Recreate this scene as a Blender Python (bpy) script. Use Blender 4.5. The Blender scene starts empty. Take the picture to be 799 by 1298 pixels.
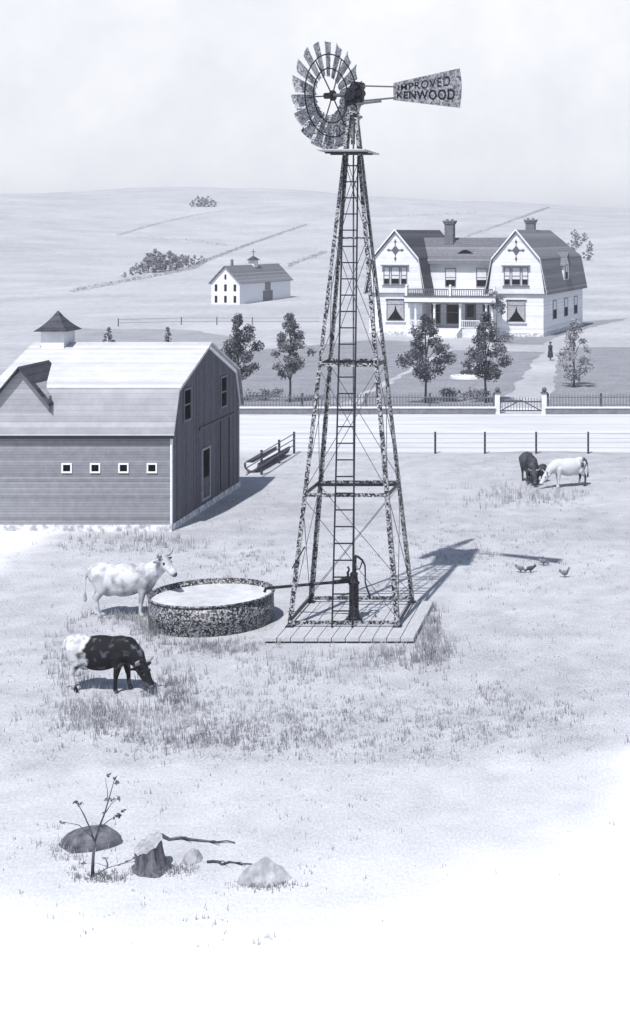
import bpy, bmesh, math, random
from mathutils import Vector, Matrix, noise as mnoise

R = math.radians
SC = bpy.context.scene
COL = SC.collection

# ------------------------------------------------------------------ camera
F_PX, PX0, PY0, H = 1908.0, 800.0, 295.0, 9.3      # focal length / principal point in photo pixels, eye height in m
cam_d = bpy.data.cameras.new('camera')
cam = bpy.data.objects.new('camera', cam_d)
COL.objects.link(cam)
cam.location = (0, 0, H)
cam.rotation_euler = (R(90), 0, 0)
cam_d.sensor_fit = 'HORIZONTAL'
cam_d.sensor_width = 36
cam_d.lens = 36 * F_PX / 799.0
cam_d.shift_x = -(PX0 - 399.5) / 799.0
cam_d.shift_y = -(649.0 - PY0) / 799.0
cam_d.clip_end = 6000
SC.camera = cam

# ------------------------------------------------------------------ sun, sky, exposure
SUN_EL = R(57.5)
SUN_H = Vector((-0.24, -0.97, 0)).normalized()       # where the sun stands, seen from above
sun_dir = Vector((SUN_H.x * math.cos(SUN_EL), SUN_H.y * math.cos(SUN_EL), math.sin(SUN_EL)))
sd = bpy.data.lights.new('sun', 'SUN')
sd.energy = 5.0
sd.angle = R(0.6)
sd.color = (1.0, 0.975, 0.95)
sun = bpy.data.objects.new('sun', sd)
COL.objects.link(sun)
sun.rotation_euler = sun_dir.to_track_quat('Z', 'Y').to_euler()
sun.location = (-40, -40, 60)

w = bpy.data.worlds.new("World")
SC.world = w
w.use_nodes = True
nt = w.node_tree
for n in list(nt.nodes):
    nt.nodes.remove(n)
out = nt.nodes.new('ShaderNodeOutputWorld')
bg = nt.nodes.new('ShaderNodeBackground')
bg.inputs['Strength'].default_value = 0.1
sky = nt.nodes.new('ShaderNodeTexSky')
sky.sky_type = 'NISHITA'
sky.sun_disc = False
sky.sun_elevation = SUN_EL
sky.sun_rotation = math.atan2(SUN_H.x, SUN_H.y)
tc = nt.nodes.new('ShaderNodeTexCoord')
sep = nt.nodes.new('ShaderNodeSeparateXYZ')
nt.links.new(tc.outputs['Generated'], sep.inputs[0])
band = nt.nodes.new('ShaderNodeMapRange')            # pale overcast band low in the sky, clearer above
band.interpolation_type = 'SMOOTHSTEP'
band.inputs['From Min'].default_value = 0.155
band.inputs['From Max'].default_value = 0.27
band.inputs['To Min'].default_value = 0.97
band.inputs['To Max'].default_value = 0.03
nt.links.new(sep.outputs['Z'], band.inputs['Value'])
cn = nt.nodes.new('ShaderNodeTexNoise')
cn.inputs['Scale'].default_value = 9
cn.inputs['Detail'].default_value = 8
cn.inputs['Roughness'].default_value = 0.62
nt.links.new(tc.outputs['Generated'], cn.inputs['Vector'])
cr = nt.nodes.new('ShaderNodeValToRGB')
cr.color_ramp.elements[0].position = 0.3
cr.color_ramp.elements[0].color = (7.7, 7.85, 8.4, 1)
cr.color_ramp.elements[1].position = 0.68
cr.color_ramp.elements[1].color = (9.5, 9.55, 9.8, 1)
nt.links.new(cn.outputs['Fac'], cr.inputs['Fac'])
mx = nt.nodes.new('ShaderNodeMix')
mx.data_type = 'RGBA'
nt.links.new(band.outputs[0], mx.inputs['Factor'])
nt.links.new(sky.outputs['Color'], mx.inputs['A'])
nt.links.new(cr.outputs['Color'], mx.inputs['B'])
nt.links.new(mx.outputs['Result'], bg.inputs['Color'])
nt.links.new(bg.outputs[0], out.inputs[0])

SC.view_settings.view_transform = 'Standard'
SC.view_settings.look = 'None'
SC.view_settings.exposure = 0.2
SC.view_settings.gamma = 1.0
SC.view_settings.use_curve_mapping = False
SC.render.engine = 'CYCLES'
SC.cycles.max_bounces = 6

# ------------------------------------------------------------------ helpers
def G(px, py, z=0.0):
    """point of the level z that the photograph shows at pixel px, py"""
    d = F_PX * (H - z) / (py - PY0)
    return Vector(((px - PX0) / F_PX * d, d, z))

def tint(v):
    return (0.965 * v, 0.99 * v, min(v * (1.04 + 0.42 * math.exp(-8 * v)), 1.0), 1)

def sstep(a, b, x):
    t = max(0.0, min(1.0, (x - a) / (b - a)))
    return t * t * (3 - 2 * t)

def hill(x, d):
    """height of the ground at x, d metres ahead"""
    s = sstep(165, 640, d)
    if s <= 0:
        return 0.0
    ridge = 23.0 + 4.0 * sstep(-110, -230, x) - 2.0 * sstep(-60, 0, x)
    u = 5.6 * math.sin(x * 0.021 + 1.1 + d * 0.006) * math.sin(d * 0.0125 + 0.6) + 1.5 * math.sin(x * 0.043 + d * 0.024) + 0.7 * math.sin(x * 0.09 - d * 0.031)
    back = 1 - 0.25 * sstep(720, 1500, d)
    return (ridge * s + u * s * (1 - 0.5 * s)) * back

def hit(px, py):
    """first ground point seen at pixel px, py"""
    d = 60.0
    while d < 900:
        x = (px - PX0) / F_PX * d
        z = H - (py - PY0) / F_PX * d
        if hill(x, d) >= z:
            return Vector((x, d, hill(x, d)))
        d += 0.5
    return None

class MB:
    def __init__(self):
        self.v, self.f = [], []
    def add(self, vs, fs):
        o = len(self.v)
        self.v += [tuple(p) for p in vs]
        self.f += [tuple(i + o for i in f) for f in fs]
        return self
    def box(self, x0, x1, y0, y1, z0, z1):
        vs = [(x0, y0, z0), (x1, y0, z0), (x1, y1, z0), (x0, y1, z0), (x0, y0, z1), (x1, y0, z1), (x1, y1, z1), (x0, y1, z1)]
        return self.add(vs, [(3, 2, 1, 0), (4, 5, 6, 7), (0, 1, 5, 4), (1, 2, 6, 5), (2, 3, 7, 6), (3, 0, 4, 7)])
    def hexa(self, vs):
        return self.add(vs, [(3, 2, 1, 0), (4, 5, 6, 7), (0, 1, 5, 4), (1, 2, 6, 5), (2, 3, 7, 6), (3, 0, 4, 7)])
    def bar(self, p, q, wd, ht, up=(0, 0, 1)):
        p, q = Vector(p), Vector(q)
        d = (q - p).normalized()
        up = Vector(up)
        if abs(d.dot(up)) > 0.98:
            up = Vector((0, 1, 0))
        s = d.cross(up).normalized() * wd / 2
        t = s.cross(d).normalized() * ht / 2
        vs = [p - s - t, p + s - t, q + s - t, q - s - t, p - s + t, p + s + t, q + s + t, q - s + t]
        return self.hexa(vs)
    def tube(self, p, q, r, r2=None, n=8, caps=True):
        return self.path([p, q], [r, r if r2 is None else r2], n, caps)
    def path(self, pts, rad, n=8, caps=True):
        pts = [Vector(p) for p in pts]
        if not isinstance(rad, (list, tuple)):
            rad = [rad] * len(pts)
        o = len(self.v)
        ref = None
        for i, p in enumerate(pts):
            d = (pts[min(i + 1, len(pts) - 1)] - pts[max(i - 1, 0)]).normalized()
            if ref is None:
                ref = Vector((1, 0, 0)) if abs(d.x) < 0.8 else Vector((0, 1, 0))
            a = (ref - d * ref.dot(d)).normalized()
            ref = a
            b = d.cross(a)
            for k in range(n):
                t = 2 * math.pi * k / n
                self.v.append(tuple(p + (a * math.cos(t) + b * math.sin(t)) * rad[i]))
        for i in range(len(pts) - 1):
            for k in range(n):
                k2 = (k + 1) % n
                self.f.append((o + i * n + k, o + i * n + k2, o + (i + 1) * n + k2, o + (i + 1) * n + k))
        if caps:
            self.f.append(tuple(o + k for k in reversed(range(n))))
            self.f.append(tuple(o + (len(pts) - 1) * n + k for k in range(n)))
        return self
    def lathe(self, prof, n=24, c=(0, 0, 0), caps=True):
        o = len(self.v)
        for r, z in prof:
            for k in range(n):
                t = 2 * math.pi * k / n
                self.v.append((c[0] + r * math.cos(t), c[1] + r * math.sin(t), c[2] + z))
        for i in range(len(prof) - 1):
            for k in range(n):
                k2 = (k + 1) % n
                self.f.append((o + i * n + k, o + i * n + k2, o + (i + 1) * n + k2, o + (i + 1) * n + k))
        if caps:
            self.f.append(tuple(o + k for k in reversed(range(n))))
            self.f.append(tuple(o + (len(prof) - 1) * n + k for k in range(n)))
        return self
    def ball(self, c, r, rot=None, n=12, m=8):
        c = Vector(c)
        r = r if isinstance(r, (tuple, list)) else (r, r, r)
        o = len(self.v)
        vs = [Vector((0, 0, -r[2]))]
        for i in range(1, m):
            a = -math.pi / 2 + math.pi * i / m
            for k in range(n):
                t = 2 * math.pi * k / n
                vs.append(Vector((r[0] * math.cos(a) * math.cos(t), r[1] * math.cos(a) * math.sin(t), r[2] * math.sin(a))))
        vs.append(Vector((0, 0, r[2])))
        for p in vs:
            if rot:
                p = rot @ p
            self.v.append(tuple(c + p))
        for k in range(n):
            self.f.append((o, o + 1 + (k + 1) % n, o + 1 + k))
        for i in range(m - 2):
            for k in range(n):
                k2 = (k + 1) % n
                self.f.append((o + 1 + i * n + k, o + 1 + i * n + k2, o + 1 + (i + 1) * n + k2, o + 1 + (i + 1) * n + k))
        l = len(vs) - 1
        for k in range(n):
            self.f.append((o + l, o + 1 + (m - 2) * n + k, o + 1 + (m - 2) * n + (k + 1) % n))
        return self
    def prism(self, poly, y0, y1):
        """x,z polygon (counter-clockwise seen from -y) run from y0 to y1"""
        n = len(poly)
        vs = [(x, y0, z) for x, z in poly] + [(x, y1, z) for x, z in poly]
        fs = [tuple(range(n)), tuple(n + i for i in reversed(range(n)))]
        for i in range(n):
            j = (i + 1) % n
            fs.append((j, i, n + i, n + j))
        return self.add(vs, fs)
    def capsule(self, p, q, r, r2, n=10):
        self.tube(p, q, r, r2, n)
        self.ball(p, r, n=n, m=6)
        self.ball(q, r2, n=n, m=6)
        return self
    def build(self, name, mat, parent=None, smooth=False, loc=None):
        me = bpy.data.meshes.new(name)
        me.from_pydata(self.v, [], self.f)
        me.validate()
        if smooth:
            me.polygons.foreach_set('use_smooth', [True] * len(me.polygons))
        me.materials.append(mat)
        me.update()
        o = bpy.data.objects.new(name, me)
        COL.objects.link(o)
        if parent:
            o.parent = parent
        if loc is not None:
            o.location = loc
        return o

def tag(o, label=None, cat=None, group=None, kind=None):
    if label: o['label'] = label
    if cat: o['category'] = cat
    if group: o['group'] = group
    if kind: o['kind'] = kind
    return o

def thing(name, label, cat, loc=(0, 0, 0), rz=0.0, group=None):
    o = bpy.data.objects.new(name, None)
    o.empty_display_size = 0.3
    COL.objects.link(o)
    o.location = loc
    o.rotation_euler = (0, 0, rz)
    return tag(o, label, cat, group)

def dup(root, loc, rz=0.0, scale=None, label=None):
    r = root.copy()
    COL.objects.link(r)
    r.location = loc
    r.rotation_euler = (0, 0, rz)
    if scale is not None:
        r.scale = (scale,) * 3
    if label:
        r['label'] = label
    for ch in list(root.children):
        c = ch.copy()
        COL.objects.link(c)
        c.parent = r
        for g in list(ch.children):
            d = g.copy()
            COL.objects.link(d)
            d.parent = c
    return r

def eval_mesh(o):
    dg = bpy.context.evaluated_depsgraph_get()
    dg.update()
    return bpy.data.meshes.new_from_object(o.evaluated_get(dg))

def blob(mb, name, mat, voxel, smooth=6, parent=None):
    """joins overlapping rounded pieces into one continuous skin"""
    tmp = mb.build('raw', mat)
    m = tmp.modifiers.new('r', 'REMESH')
    m.mode = 'VOXEL'
    m.voxel_size = voxel
    s = tmp.modifiers.new('s', 'SMOOTH')
    s.factor = 0.5
    s.iterations = smooth
    me = eval_mesh(tmp)
    bpy.data.objects.remove(tmp)
    me.name = name
    me.polygons.foreach_set('use_smooth', [True] * len(me.polygons))
    if not me.materials:
        me.materials.append(mat)
    o = bpy.data.objects.new(name, me)
    COL.objects.link(o)
    if parent:
        o.parent = parent
    return o

# ------------------------------------------------------------------ materials
def nodes(name, rough=0.8, metal=0.0):
    m = bpy.data.materials.new(name)
    m.use_nodes = True
    t = m.node_tree
    b = t.nodes['Principled BSDF']
    b.inputs['Roughness'].default_value = rough
    b.inputs['Metallic'].default_value = metal
    b.inputs['Specular IOR Level'].default_value = 0.25
    return m, t, b

def noise_mat(name, lo, hi, scale=4.0, p0=0.35, p1=0.65, rough=0.85, detail=6, scale2=None, mix2=0.5, bump=0.0, stretch=None, bscale=None):
    """colour between two tones by noise; a second, finer noise may be folded in"""
    m, t, b = nodes(name, rough)
    L = t.links
    co = t.nodes.new('ShaderNodeTexCoord')
    src = co.outputs['Object']
    if stretch:
        mp = t.nodes.new('ShaderNodeMapping')
        mp.inputs['Scale'].default_value = stretch
        L.new(src, mp.inputs[0])
        src = mp.outputs[0]
    n1 = t.nodes.new('ShaderNodeTexNoise')
    n1.inputs['Scale'].default_value = scale
    n1.inputs['Detail'].default_value = detail
    n1.inputs['Roughness'].default_value = 0.6
    L.new(src, n1.inputs['Vector'])
    fac = n1.outputs['Fac']
    if scale2:
        n2 = t.nodes.new('ShaderNodeTexNoise')
        n2.inputs['Scale'].default_value = scale2
        n2.inputs['Detail'].default_value = 3
        L.new(src, n2.inputs['Vector'])
        mm = t.nodes.new('ShaderNodeMix')
        mm.inputs['Factor'].default_value = mix2
        L.new(fac, mm.inputs['A'])
        L.new(n2.outputs['Fac'], mm.inputs['B'])
        fac = mm.outputs['Result']
    r = t.nodes.new('ShaderNodeValToRGB')
    r.color_ramp.elements[0].position = p0
    r.color_ramp.elements[0].color = tint(lo)
    r.color_ramp.elements[1].position = p1
    r.color_ramp.elements[1].color = tint(hi)
    L.new(fac, r.inputs['Fac'])
    L.new(r.outputs['Color'], b.inputs['Base Color'])
    if bump:
        nb = n1
        if bscale:
            nb = t.nodes.new('ShaderNodeTexNoise')
            nb.inputs['Scale'].default_value = bscale
            L.new(src, nb.inputs['Vector'])
        bp = t.nodes.new('ShaderNodeBump')
        bp.inputs['Strength'].default_value = bump
        bp.inputs['Distance'].default_value = 0.03
        L.new(nb.outputs['Fac'], bp.inputs['Height'])
        L.new(bp.outputs[0], b.inputs['Normal'])
    return m

def board_mat(name, lo, hi, pitch, axis='Z', gap=0.1, gapmul=0.55, nscale=3.0, rough=0.85):
    """boards: thin dark joints every pitch metres along one axis, each board a little different"""
    m, t, b = nodes(name, rough)
    L = t.links
    co = t.nodes.new('ShaderNodeTexCoord')
    se = t.nodes.new('ShaderNodeSeparateXYZ')
    L.new(co.outputs['Object'], se.inputs[0])
    dv = t.nodes.new('ShaderNodeMath'); dv.operation = 'DIVIDE'
    L.new(se.outputs[axis], dv.inputs[0]); dv.inputs[1].default_value = pitch
    fr = t.nodes.new('ShaderNodeMath'); fr.operation = 'FRACT'
    L.new(dv.outputs[0], fr.inputs[0])
    fl = t.nodes.new('ShaderNodeMath'); fl.operation = 'FLOOR'
    L.new(dv.outputs[0], fl.inputs[0])
    wn = t.nodes.new('ShaderNodeTexWhiteNoise'); wn.noise_dimensions = '1D'
    L.new(fl.outputs[0], wn.inputs['W'])
    n1 = t.nodes.new('ShaderNodeTexNoise')
    n1.inputs['Scale'].default_value = nscale
    n1.inputs['Detail'].default_value = 8
    n1.inputs['Roughness'].default_value = 0.7
    L.new(co.outputs['Object'], n1.inputs['Vector'])
    mm = t.nodes.new('ShaderNodeMix'); mm.inputs['Factor'].default_value = 0.3
    L.new(n1.outputs['Fac'], mm.inputs['A']); L.new(wn.outputs['Value'], mm.inputs['B'])
    r = t.nodes.new('ShaderNodeValToRGB')
    r.color_ramp.elements[0].position = 0.3; r.color_ramp.elements[0].color = tint(lo)
    r.color_ramp.elements[1].position = 0.7; r.color_ramp.elements[1].color = tint(hi)
    L.new(mm.outputs['Result'], r.inputs['Fac'])
    lt = t.nodes.new('ShaderNodeMath'); lt.operation = 'LESS_THAN'
    L.new(fr.outputs[0], lt.inputs[0]); lt.inputs[1].default_value = gap
    mg = t.nodes.new('ShaderNodeMix'); mg.data_type = 'RGBA'; mg.blend_type = 'MULTIPLY'
    L.new(lt.outputs[0], mg.inputs['Factor']); L.new(r.outputs['Color'], mg.inputs['A'])
    mg.inputs['B'].default_value = (gapmul, gapmul, gapmul, 1)
    L.new(mg.outputs['Result'], b.inputs['Base Color'])
    return m

def spangle_mat(name, lo, hi, scale, p0=0.45, p1=0.55, rough=0.45, metal=0.0):
    """galvanised sheet: irregular dark and bright spangles"""
    m, t, b = nodes(name, rough, metal)
    L = t.links
    co = t.nodes.new('ShaderNodeTexCoord')
    v = t.nodes.new('ShaderNodeTexVoronoi')
    v.inputs['Scale'].default_value = scale
    L.new(co.outputs['Object'], v.inputs['Vector'])
    s = t.nodes.new('ShaderNodeSeparateColor')
    L.new(v.outputs['Color'], s.inputs[0])
    n1 = t.nodes.new('ShaderNodeTexNoise')
    n1.inputs['Scale'].default_value = scale * 1.6
    n1.inputs['Detail'].default_value = 4
    L.new(co.outputs['Object'], n1.inputs['Vector'])
    mm = t.nodes.new('ShaderNodeMix'); mm.inputs['Factor'].default_value = 0.55
    L.new(s.outputs[0], mm.inputs['A']); L.new(n1.outputs['Fac'], mm.inputs['B'])
    r = t.nodes.new('ShaderNodeValToRGB')
    r.color_ramp.elements[0].position = p0; r.color_ramp.elements[0].color = tint(lo)
    r.color_ramp.elements[1].position = p1; r.color_ramp.elements[1].color = tint(hi)
    L.new(mm.outputs['Result'], r.inputs['Fac'])
    L.new(r.outputs['Color'], b.inputs['Base Color'])
    return m

def plain(name, v, rough=0.7):
    return noise_mat(name, v * 0.88, v * 1.08, 6, rough=rough)

M = {}
M['spangle_leg'] = spangle_mat('galvanised_leg_steel', 0.008, 0.36, 28, 0.42, 0.66)
M['spangle_blade'] = spangle_mat('galvanised_blade_sheet', 0.04, 0.6, 34, 0.34, 0.66)
M['spangle_tank'] = spangle_mat('galvanised_tank_sheet', 0.008, 0.34, 30, 0.42, 0.74)
M['spangle_vane'] = spangle_mat('galvanised_vane_sheet', 0.05, 0.3, 24, 0.3, 0.72)
M['steel'] = plain('dark_steel', 0.016, 0.5)
M['steel_mid'] = plain('grey_steel', 0.09, 0.5)
M['iron'] = spangle_mat('cast_iron', 0.004, 0.03, 22, 0.4, 0.7, 0.4)
M['ink'] = plain('black_paint', 0.003, 0.6)
M['deck'] = board_mat('deck_boards', 0.42, 0.6, 0.31, 'X', 0.055, 0.18)
M['ladder_wood'] = plain('ladder_steel', 0.012)
M['plank'] = board_mat('lookout_planks', 0.3, 0.5, 0.2, 'Y', 0.08, 0.3)
M['white'] = board_mat('white_clapboard', 0.6, 0.8, 0.15, 'Z', 0.16, 0.8, 1.5)
M['white_trim'] = plain('white_trim', 0.72)
M['trim_grey'] = plain('grey_trim', 0.16)
M['shingle_dark'] = board_mat('dark_shingles', 0.02, 0.09, 0.21, 'Z', 0.2, 0.6, 5.0)
M['shingle_mid'] = board_mat('grey_shingles', 0.09, 0.22, 0.21, 'Z', 0.2, 0.7, 4.0)
M['stone'] = noise_mat('foundation_stone', 0.3, 0.72, 5, 0.38, 0.6, bump=0.4)
M['brick'] = noise_mat('chimney_brick', 0.07, 0.2, 8, 0.35, 0.65)
M['pane'] = plain('window_glass', 0.004, 0.6)
M['pane'].node_tree.nodes['Principled BSDF'].inputs['Specular IOR Level'].default_value = 0.0
M['blind'] = plain('window_blind', 0.62)
M['lace'] = noise_mat('lace_curtain', 0.18, 0.5, 22, 0.4, 0.6)
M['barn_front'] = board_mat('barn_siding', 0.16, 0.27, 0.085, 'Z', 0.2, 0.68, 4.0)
M['barn_side'] = board_mat('barn_end_boards_shaded', 0.05, 0.12, 0.13, 'Y', 0.14, 0.7, 4.0)  # siding tone darkened to paint in the gable end's shade
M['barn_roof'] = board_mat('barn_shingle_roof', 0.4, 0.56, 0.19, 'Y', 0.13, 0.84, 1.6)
M['barn_roof_low'] = board_mat('barn_shingle_shaded', 0.24, 0.36, 0.17, 'Z', 0.12, 0.8, 2.0)  # darker tone paints in the weaker light on the lower roof slope
M['pale_wall'] = noise_mat('pale_barn_wall', 0.55, 0.68, 3, 0.3, 0.7)
M['water'] = noise_mat('tank_water', 0.52, 0.66, 3, 0.35, 0.65, rough=0.12)  # sky reflection painted in as a pale base tone
M['bark'] = noise_mat('bark', 0.03, 0.1, 9, bump=0.5)
M['leaf'] = noise_mat('tree_leaves', 0.08, 0.22, 2.2, 0.35, 0.65)
M['leaf_dark'] = noise_mat('dark_leaves', 0.05, 0.15, 2.2, 0.35, 0.65)
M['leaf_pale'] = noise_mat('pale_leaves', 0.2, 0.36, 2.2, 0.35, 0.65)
M['leaf_mid'] = noise_mat('shrub_leaves', 0.1, 0.24, 2.2, 0.35, 0.65)
M['hedge'] = noise_mat('hedge_leaves', 0.22, 0.38, 0.5, 0.35, 0.65)
M['fence_dark'] = plain('dark_fence_wood', 0.03)
M['fence_mid'] = plain('grey_fence_wood', 0.13)
M['wire'] = plain('fence_wire', 0.2, 0.4)
M['wall_dark'] = noise_mat('dark_bank_wall', 0.1, 0.22, 3, 0.35, 0.65, scale2=20)
M['grass'] = noise_mat('grass_blades', 0.17, 0.4, 0.6, 0.35, 0.65)
M['rock'] = noise_mat('pale_boulder', 0.22, 0.46, 4, 0.35, 0.65, bump=0.5)
M['rock_dark'] = noise_mat('dark_boulder', 0.04, 0.17, 5, 0.35, 0.65, bump=0.6)
M['stump_top'] = noise_mat('cut_wood', 0.2, 0.38, 8, 0.35, 0.65)
M['soil'] = noise_mat('bed_soil', 0.1, 0.2, 8)
M['horn'] = plain('horn', 0.3)
M['hoof'] = plain('hoof', 0.04)

def ground_mat():
    m, t, b = nodes('pasture', 0.95)
    L = t.links
    co = t.nodes.new('ShaderNodeTexCoord')
    def noise(scale, detail, stretch=None):
        src = co.outputs['Object']
        if stretch:
            mp = t.nodes.new('ShaderNodeMapping')
            mp.inputs['Scale'].default_value = stretch
            L.new(src, mp.inputs[0])
            src = mp.outputs[0]
        n = t.nodes.new('ShaderNodeTexNoise')
        n.inputs['Scale'].default_value = scale
        n.inputs['Detail'].default_value = detail
        n.inputs['Roughness'].default_value = 0.62
        L.new(src, n.inputs['Vector'])
        return n.outputs['Fac']
    a = noise(0.09, 5)
    c = noise(1.1, 6)
    e = noise(26, 2, (1, 0.4, 1))
    f = noise(0.028, 3, (0.7, 1.6, 1))
    m0 = t.nodes.new('ShaderNodeMix'); m0.inputs['Factor'].default_value = 0.4
    L.new(a, m0.inputs['A']); L.new(f, m0.inputs['B'])
    m1 = t.nodes.new('ShaderNodeMix'); m1.inputs['Factor'].default_value = 0.42
    L.new(m0.outputs['Result'], m1.inputs['A']); L.new(c, m1.inputs['B'])
    m2 = t.nodes.new('ShaderNodeMix'); m2.inputs['Factor'].default_value = 0.36
    L.new(m1.outputs['Result'], m2.inputs['A']); L.new(e, m2.inputs['B'])
    r = t.nodes.new('ShaderNodeValToRGB')
    r.color_ramp.elements[0].position = 0.36; r.color_ramp.elements[0].color = tint(0.22)
    r.color_ramp.elements[1].position = 0.64; r.color_ramp.elements[1].color = tint(0.55)
    L.new(m2.outputs['Result'], r.inputs['Fac'])
    # vignette fade to white painted into the ground colour, with a ragged edge
    se = t.nodes.new('ShaderNodeSeparateXYZ')
    L.new(co.outputs['Object'], se.inputs[0])
    big = noise(0.35, 5)
    ad = t.nodes.new('ShaderNodeMath'); ad.operation = 'MULTIPLY_ADD'
    L.new(big, ad.inputs[0]); ad.inputs[1].default_value = -4.5
    L.new(se.outputs['Y'], ad.inputs[2])
    def mth(op, x, y):
        n_ = t.nodes.new('ShaderNodeMath'); n_.operation = op
        for k, q in enumerate((x, y)):
            if isinstance(q, (int, float)): n_.inputs[k].default_value = q
            else: L.new(q, n_.inputs[k])
        return n_.outputs[0]
    dx = mth('DIVIDE', mth('ADD', se.outputs['X'], 8.1), 10.6)
    dy = mth('DIVIDE', mth('MINIMUM', mth('SUBTRACT', se.outputs['Y'], 44.0), 0.0), 25.8)
    rad = mth('POWER', mth('ADD', mth('POWER', mth('ABSOLUTE', dx, 0), 3.0), mth('POWER', mth('ABSOLUTE', dy, 0), 3.0)), 0.3333)
    rad = mth('ADD', rad, mth('MULTIPLY', big, 0.16))
    far = mth('LESS_THAN', se.outputs['Y'], 63.8)
    mr = t.nodes.new('ShaderNodeMapRange'); mr.interpolation_type = 'SMOOTHSTEP'
    mr.inputs['From Min'].default_value = 0.9; mr.inputs['From Max'].default_value = 1.12
    mr.inputs['To Min'].default_value = 0; mr.inputs['To Max'].default_value = 1
    L.new(rad, mr.inputs['Value'])
    bare = mth('MULTIPLY', mr.outputs[0], far)  # weight of the painted white fade
    r2 = t.nodes.new('ShaderNodeValToRGB')
    r2.color_ramp.elements[0].position = 0.3; r2.color_ramp.elements[0].color = (0.66, 0.67, 0.69, 1)
    r2.color_ramp.elements[1].position = 0.6; r2.color_ramp.elements[1].color = (0.73, 0.735, 0.75, 1)
    L.new(m2.outputs['Result'], r2.inputs['Fac'])
    # thinner, paler turf between the pasture and the painted fade
    mr3 = t.nodes.new('ShaderNodeMapRange'); mr3.interpolation_type = 'SMOOTHSTEP'
    mr3.inputs['From Min'].default_value = 23.6; mr3.inputs['From Max'].default_value = 24.7
    mr3.inputs['To Min'].default_value = 0.6; mr3.inputs['To Max'].default_value = 0
    L.new(ad.outputs[0], mr3.inputs['Value'])
    r3 = t.nodes.new('ShaderNodeValToRGB')
    r3.color_ramp.elements[0].position = 0.32; r3.color_ramp.elements[0].color = tint(0.4)
    r3.color_ramp.elements[1].position = 0.68; r3.color_ramp.elements[1].color = tint(0.66)
    L.new(m2.outputs['Result'], r3.inputs['Fac'])
    mg3 = t.nodes.new('ShaderNodeMix'); mg3.data_type = 'RGBA'
    L.new(mr3.outputs[0], mg3.inputs['Factor']); L.new(r.outputs['Color'], mg3.inputs['A']); L.new(r3.outputs['Color'], mg3.inputs['B'])
    mg = t.nodes.new('ShaderNodeMix'); mg.data_type = 'RGBA'
    L.new(bare, mg.inputs['Factor']); L.new(mg3.outputs['Result'], mg.inputs['A']); L.new(r2.outputs['Color'], mg.inputs['B'])
    L.new(mg.outputs['Result'], b.inputs['Base Color'])
    bp = t.nodes.new('ShaderNodeBump'); bp.inputs['Strength'].default_value = 0.35; bp.inputs['Distance'].default_value = 0.05
    L.new(e, bp.inputs['Height']); L.new(bp.outputs[0], b.inputs['Normal'])
    return m
M['ground'] = ground_mat()
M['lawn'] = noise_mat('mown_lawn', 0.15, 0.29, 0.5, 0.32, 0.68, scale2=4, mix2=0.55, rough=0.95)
M['road'] = noise_mat('chalk_road', 0.38, 0.64, 1.0, 0.32, 0.66, scale2=9, mix2=0.4, rough=0.95, stretch=(0.06, 0.9, 1))
M['scrub'] = noise_mat('rough_pasture', 0.2, 0.34, 0.3, 0.35, 0.65, scale2=3, rough=0.95)

# ------------------------------------------------------------------ ground, road, lawns
def build_ground():
    ds = [-80, -30, 0, 15, 30, 45, 60, 80, 100, 120, 140, 155] + [165 + 7 * i for i in range(85)] + [800, 900, 1050, 1250, 1500, 2000, 3000, 4500]
    xs = [-2600, -1500, -900, -600, -450, -360] + [-300 + 7 * i for i in range(50)] + [60, 90, 140, 220, 340, 520, 800, 1400, 2600]
    mb = MB()
    vs = [(x, d, hill(x, d)) for d in ds for x in xs]
    n = len(xs)
    fs = [(j * n + i, j * n + i + 1, (j + 1) * n + i + 1, (j + 1) * n + i) for j in range(len(ds) - 1) for i in range(n - 1)]
    mb.add(vs, fs)
    o = mb.build('ground', M['ground'], smooth=True)
    tag(o, kind='structure')
build_ground()

def sheet(name, pix, mat, z, wob=0.0, seed=1):
    rnd = random.Random(seed)
    pts = [G(x, y) for x, y in pix]
    if wob:
        fine = []
        for i, p in enumerate(pts):
            q = pts[(i + 1) % len(pts)]
            k = max(1, int((q - p).length / 1.5))
            for j in range(k):
                s = p.lerp(q, j / k)
                fine.append(s + Vector((rnd.uniform(-wob, wob), rnd.uniform(-wob, wob), 0)))
        pts = fine
    mb = MB()
    mb.add([(p.x, p.y, z) for p in pts], [tuple(range(len(pts)))])
    o = mb.build(name, mat)
    # face up
    if o.data.polygons[0].normal.z < 0:
        o.data.flip_normals()
    tag(o, kind='structure')
    return o
sheet('road', [(-60, 526), (628, 526), (632, 517), (690, 517), (694, 526), (900, 526), (900, 573), (373, 574), (240, 574), (-200, 574)], M['road'], 0.004, 0.35, 3)
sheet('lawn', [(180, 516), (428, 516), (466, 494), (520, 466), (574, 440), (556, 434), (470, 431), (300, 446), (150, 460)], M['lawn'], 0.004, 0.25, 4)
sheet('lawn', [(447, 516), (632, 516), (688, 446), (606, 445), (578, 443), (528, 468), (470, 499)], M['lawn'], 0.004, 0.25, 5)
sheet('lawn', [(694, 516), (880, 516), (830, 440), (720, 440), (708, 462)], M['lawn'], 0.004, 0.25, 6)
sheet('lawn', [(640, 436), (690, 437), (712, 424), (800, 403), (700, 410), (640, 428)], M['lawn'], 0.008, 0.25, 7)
sheet('field', [(60, 440), (330, 440), (300, 428), (240, 418), (60, 416)], M['scrub'], 0.012, 0.4, 8)

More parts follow.
